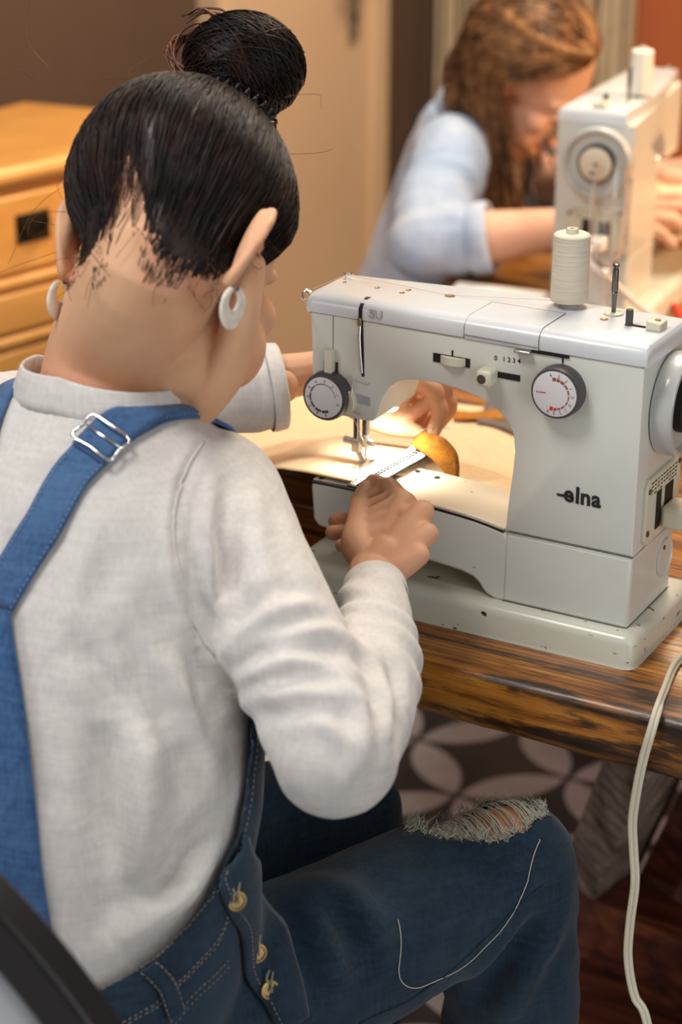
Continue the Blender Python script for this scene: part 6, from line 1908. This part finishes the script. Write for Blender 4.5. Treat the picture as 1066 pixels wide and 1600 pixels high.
for i in range(len(cl_) - 1):
    for k in range(4): fs.append((i * 5 + k, (i + 1) * 5 + k, (i + 1) * 5 + k + 1, i * 5 + k + 1))
o = MB().add(vs, fs).build('shirt_collar', M_shirt_blue, sh2, 180, zo=w2z); s_ = o.modifiers.new('t', 'SOLIDIFY'); s_.thickness = .003
# trousers
m = MB(); m.add(*loft_geo(b2sec([((0, 0.10, 0.465), .155, (0, .118, 0)), ((0, 0.105, 0.53), .162, (0, .12, 0)), ((0, 0.125, 0.60), .155, (0, .112, -.01)), ((0, 0.14, 0.64), .150, (0, .104, -.02))])))
for s in (-1, 1):
    m.add(*limb_geo(b2pts([(s * .09, 0.11, .53, .088), (s * .10, .24, .54, .078), (s * .1, .46, .53, .064)]))); m.add(*limb_geo(b2pts([(s * .1, .46, .53, .064), (s * .1, .47, .3, .06), (s * .1, .46, .1, .052)])))
co, fs = fuse(m, 0.008, 6); np_mesh('jeans', co, fs, M_jean, w2, w2z)

# her hair: combed back from the brow, half pinned in a twist, the rest falling forward past the ear
hn = np.random.default_rng(11)
hair2 = empty('hair', (0, 0, 0)); hair2.parent = w2
vs = []; fs = []; ne, na = 22, 96


def line2(az):
    a = abs(((az + 180) % 360) - 180)
    tab = [(0, 40), (35, 36), (55, 27), (72, 12), (84, 8), (96, 2), (110, -25), (135, -40), (180, -42)]
    for (a0, e0), (a1, e1) in zip(tab, tab[1:]):
        if a0 <= a <= a1: return e0 + (e1 - e0) * (a - a0) / (a1 - a0)
    return -42


for j in range(na):
    az = 360 * j / na; e0 = line2(az) + 2
    for i in range(ne + 1):
        el = math.radians(e0 + (90 - e0) * i / ne); a = math.radians(az)
        d = np.array([[math.cos(el) * math.sin(a), math.cos(el) * math.cos(a), math.sin(el)]])
        vs.append(HEAD2 @ Vector(HC + d[0] * (head_r(d)[0] + 0.001 + 0.010 * min(1, i / 5))))
for j in range(na):
    for i in range(ne): fs.append((j * (ne + 1) + i, ((j + 1) % na) * (ne + 1) + i, ((j + 1) % na) * (ne + 1) + i + 1, j * (ne + 1) + i + 1))
MB().add(vs, fs).build('scalp_hair', M_hair_light, hair2, 180, zo=w2z)
A2m = np.array(HEAD2); down = np.array((0, 0, -1.0))
R2 = np.array(B2.to_3x3())


def fall(p0w, d0w, L_, drift, n=18):
    """a lock that leaves the head along d0w and turns to hang down"""
    out = [p0w]; d = d0w / np.linalg.norm(d0w); st_ = L_ / n
    for i in range(n):
        d = d * 0.62 + (down + drift) * 0.38; d /= np.linalg.norm(d)
        out.append(out[-1] + d * st_)
    return np.array(out)


SHB = BVHTree.FromPolygons([v_.co + Vector((-0.98, 1.26, 0)) for v_ in sh2.data.vertices], [tuple(p.vertices) for p in sh2.data.polygons])
paths = []
for _ in range(2600):
    sd = 1 if hn.random() < 0.62 else -1
    top_ = hn.random()
    az0 = hn.uniform(5, 100) * sd; e0 = max(line2(az0) + 2, hn.uniform(line2(az0), 80))
    a = math.radians(az0); el = math.radians(e0)
    d0 = np.array((math.cos(el) * math.sin(a), math.cos(el) * math.cos(a), math.sin(el)))
    az1 = hn.uniform(98, 172) * sd; e1 = hn.uniform(-38, 12) if abs(az1) > 110 else hn.uniform(-30, -2)
    a = math.radians(az1); el = math.radians(e1)
    d1 = np.array((math.cos(el) * math.sin(a), math.cos(el) * math.cos(a), math.sin(el)))
    om = math.acos(np.clip(d0 @ d1, -1, 1)); t = np.linspace(0, 1, 12)[:, None]
    d = (np.sin((1 - t) * om) * d0 + np.sin(t * om) * d1) / max(1e-6, math.sin(om)) + np.sin(t * PI) * hn.normal(0, .02, 3)
    d /= np.linalg.norm(d, axis=1, keepdims=True)
    lift = hn.uniform(.010, .024)
    p = HC + d * (head_r(d) + .002 + (lift - .002) * np.clip(t[:, 0] * 3, 0, 1))[:, None]
    pw = p @ A2m[:3, :3].T + A2m[:3, 3]
    tang = pw[-1] - pw[-2]
    side = np.clip(abs(az1) / 180, 0, 1)
    # locks behind the right ear come forward over the shoulder, the rest hangs down the back
    forward = R2 @ np.array((0.06 * sd, 0.26 + 0.10 * hn.normal(), 0)) if abs(az1) < 150 else R2 @ np.array((0.10 * sd, 0.10 + 0.2 * hn.random(), 0))
    lk = fall(pw[-1], tang, hn.uniform(0.13, 0.25) * (1.0 if sd > 0 else 0.8), forward, 14)
    w_ = np.linspace(0, 1, len(lk))[:, None]; ph = hn.uniform(0, 6.28)
    lk = lk + R2 @ np.array((1, 0, 0)) * (0.004 * np.sin(w_ * 9 + ph)) * w_
    for i in range(len(lk)):      # keep the locks outside the shirt
        loc, n_, _, dist = SHB.find_nearest(Vector(lk[i]))
        if loc is not None and n_.dot(Vector(lk[i]) - loc) < 0.004 and dist < 0.06: lk[i] = np.array(loc + n_ * (0.004 + 0.006 * hn.random()))
    paths.append(np.concatenate([pw, lk[1:]]))
hs = hn.random(len(paths)) < 0.35
v, f = strands_geo([p for p, h_ in zip(paths, hs) if not h_], 0.0011, 0.0006); np_mesh('long_strands', v, f, M_hair_light, hair2, w2z)['kind'] = 'stuff'
v, f = strands_geo([p for p, h_ in zip(paths, hs) if h_], 0.0010, 0.0006); np_mesh('dark_strands', v, f, M_hair_brown, hair2, w2z)['kind'] = 'stuff'
# the pinned-back twist over the temple
tw = []
for k in range(160):
    t = np.linspace(0, 1, 22)[:, None]; ph = hn.uniform(0, 6.28); rr = hn.uniform(.002, .011)
    az = np.radians(38 + 95 * t); el = np.radians(44 - 22 * t)
    d = np.concatenate([np.cos(el) * np.sin(az), np.cos(el) * np.cos(az), np.sin(el)], 1)
    p = HC + d * (head_r(d)[:, None] + 0.016 + rr * np.cos(t * 16 + ph)); p[:, 2:3] += rr * 1.3 * np.sin(t * 16 + ph)
    tw.append(p)
v, f = strands_geo(place(tw, HEAD2), 0.0011, 0.0008); np_mesh('pinned_twist', v, f, M_hair_gold, hair2, w2z)['kind'] = 'stuff'

# stool under her
s2 = empty('wooden_stool', (-0.865, 1.285, 0)); z2 = (0.865, -1.285, 0)
tag(s2, 'dark wooden stool under the long-haired seamstress in pale denim', 'stool')
MB().lathe((-0.865, 1.285, 0.405), (0, 0, 1), [(0, .15), (.008, .165), (.03, .168), (.038, .16), (.04, 0)], 40, cap=False).build('seat', M_beam, s2, zo=z2)
for a in (45, 135, 225, 315):
    c_, s_ = math.cos(math.radians(a)), math.sin(math.radians(a))
    MB().cyl((-0.865 + .11 * c_, 1.285 + .11 * s_, .41), (-0.865 + .16 * c_, 1.285 + .16 * s_, 0), .017, .013, 14).build('leg', M_beam, s2, zo=z2)

# ------------------------------------------------------------------ things on the far side of the table
g = empty('champagne_flute', (-0.351, 0.800, TZ))
tag(g, 'empty clear champagne flute standing behind the near machine beside the thread pin', 'glass')
gp = [(0.0, 0.033), (0.0018, 0.033), (0.0035, 0.018), (0.006, 0.006), (0.012, 0.0038), (0.09, 0.0034), (0.100, 0.005), (0.106, 0.010), (0.116, 0.0165), (0.135, 0.0215), (0.165, 0.0235), (0.195, 0.0228), (0.232, 0.0205)]
MB().lathe((0, 0, 0.0004), (0, 0, 1), [p for p in gp[:7]], 40).build('stem_and_foot', M_glass, g, 60)
pr = gp[6:] + [(0.2322, 0.0196), (0.195, 0.0218), (0.165, 0.0225), (0.135, 0.0205), (0.117, 0.0155), (0.108, 0.009), (0.1045, 0.0)]
MB().lathe((0, 0, 0.0004), (0, 0, 1), [(pr[0][0], 0.0)] + pr, 40, cap=False).build('bowl', M_glass, g, 60)

pn = empty('marking_pencil', (-0.335, 1.01, TZ + 0.0045))
tag(pn, 'red and white marking pencil lying on the table beside the far machine', 'pencil')
pdv = Vector((0.50, -0.86, 0)).normalized()
MB().cyl(-pdv * .075, pdv * .045, .0042, n=12).build('white_barrel', M_thread2, pn)
MB().cyl(pdv * .0, pdv * .085, .0044, n=12).build('red_sleeve', M_ink_red, pn)
MB().cyl(pdv * .085, pdv * .10, .0044, .0008, 12).build('tip', M_cream, pn)
pc2 = empty('power_cord', (-0.38, 0.84, TZ)); c2z = (0.38, -0.84, -TZ)
tag(pc2, 'white lead running from the far machine across the table to the right', 'power cord')
MM = mach2.matrix_basis
w_ = lambda p: tuple(MM @ Vector(p))
pl2 = MB(); q_ = [w_((x, y, z)) for x in (.0055, .04) for y, z in ((.049, .109), (.076, .109), (.076, .126), (.049, .126))]
pl2.add(q_, [(0, 1, 2, 3), (4, 5, 6, 7), (0, 1, 5, 4), (1, 2, 6, 5), (2, 3, 7, 6), (3, 0, 4, 7)])
pg2 = pl2.build('plug', M_white_plastic, pc2, bevel=0.003, seg=3, zo=c2z)
L2 = [w_((.038, .0625, .1175)), w_((.060, .064, .116)), (-0.372, 0.800, 0.862), (-0.345, 0.815, 0.838), (-0.32, 0.85, 0.80), (-0.29, 0.90, TZ + .012), (-0.24, 0.97, TZ + .005), (-0.14, 1.05, TZ + .005), (0.05, 1.10, TZ + .005)]
MB().tube(catmull(L2, 8), 0.0045, 10).build('lead', M_white_plastic, pc2, 180, zo=c2z)
fp = MB().prism([(-0.02, -0.01), (0.105, 0.012), (0.10, 0.045), (-0.03, 0.03)], 0, 0.008, 'z')
o = fp.build('extension_table', M_white_plastic, None, bevel=0.003, zo=(-0.60, 0.93, TZ))
tag(o, 'flat white plastic piece lying on the table left of the far machine', 'plastic plate')
# cloth under the far needle
vs = []; fs = []
for i in range(21):
    for j in range(15):
        x = -0.475 + 0.16 * j / 14; y = 1.06 + 0.30 * i / 20
        d = max(0, (x + 0.355)) * 3 + max(0, y - 1.17) * 0.6 + max(0, 1.13 - y) * 2.5
        z = T + 0.0775 - 0.07 * min(1, d * 2.2) + 0.004 * math.sin(x * 60 + y * 25)
        vs.append((x, y, max(z, TZ + .01)))
for i in range(20):
    for j in range(14): fs.append((i * 15 + j, i * 15 + j + 1, (i + 1) * 15 + j + 1, (i + 1) * 15 + j))
o = MB().add(vs, fs).build('sewn_cloth', M_peach, None, 180); s_ = o.modifiers.new('t', 'SOLIDIFY'); s_.thickness = .0015; s_.offset = 1
tag(o, 'tan cloth being fed under the needle of the far machine', 'cloth')
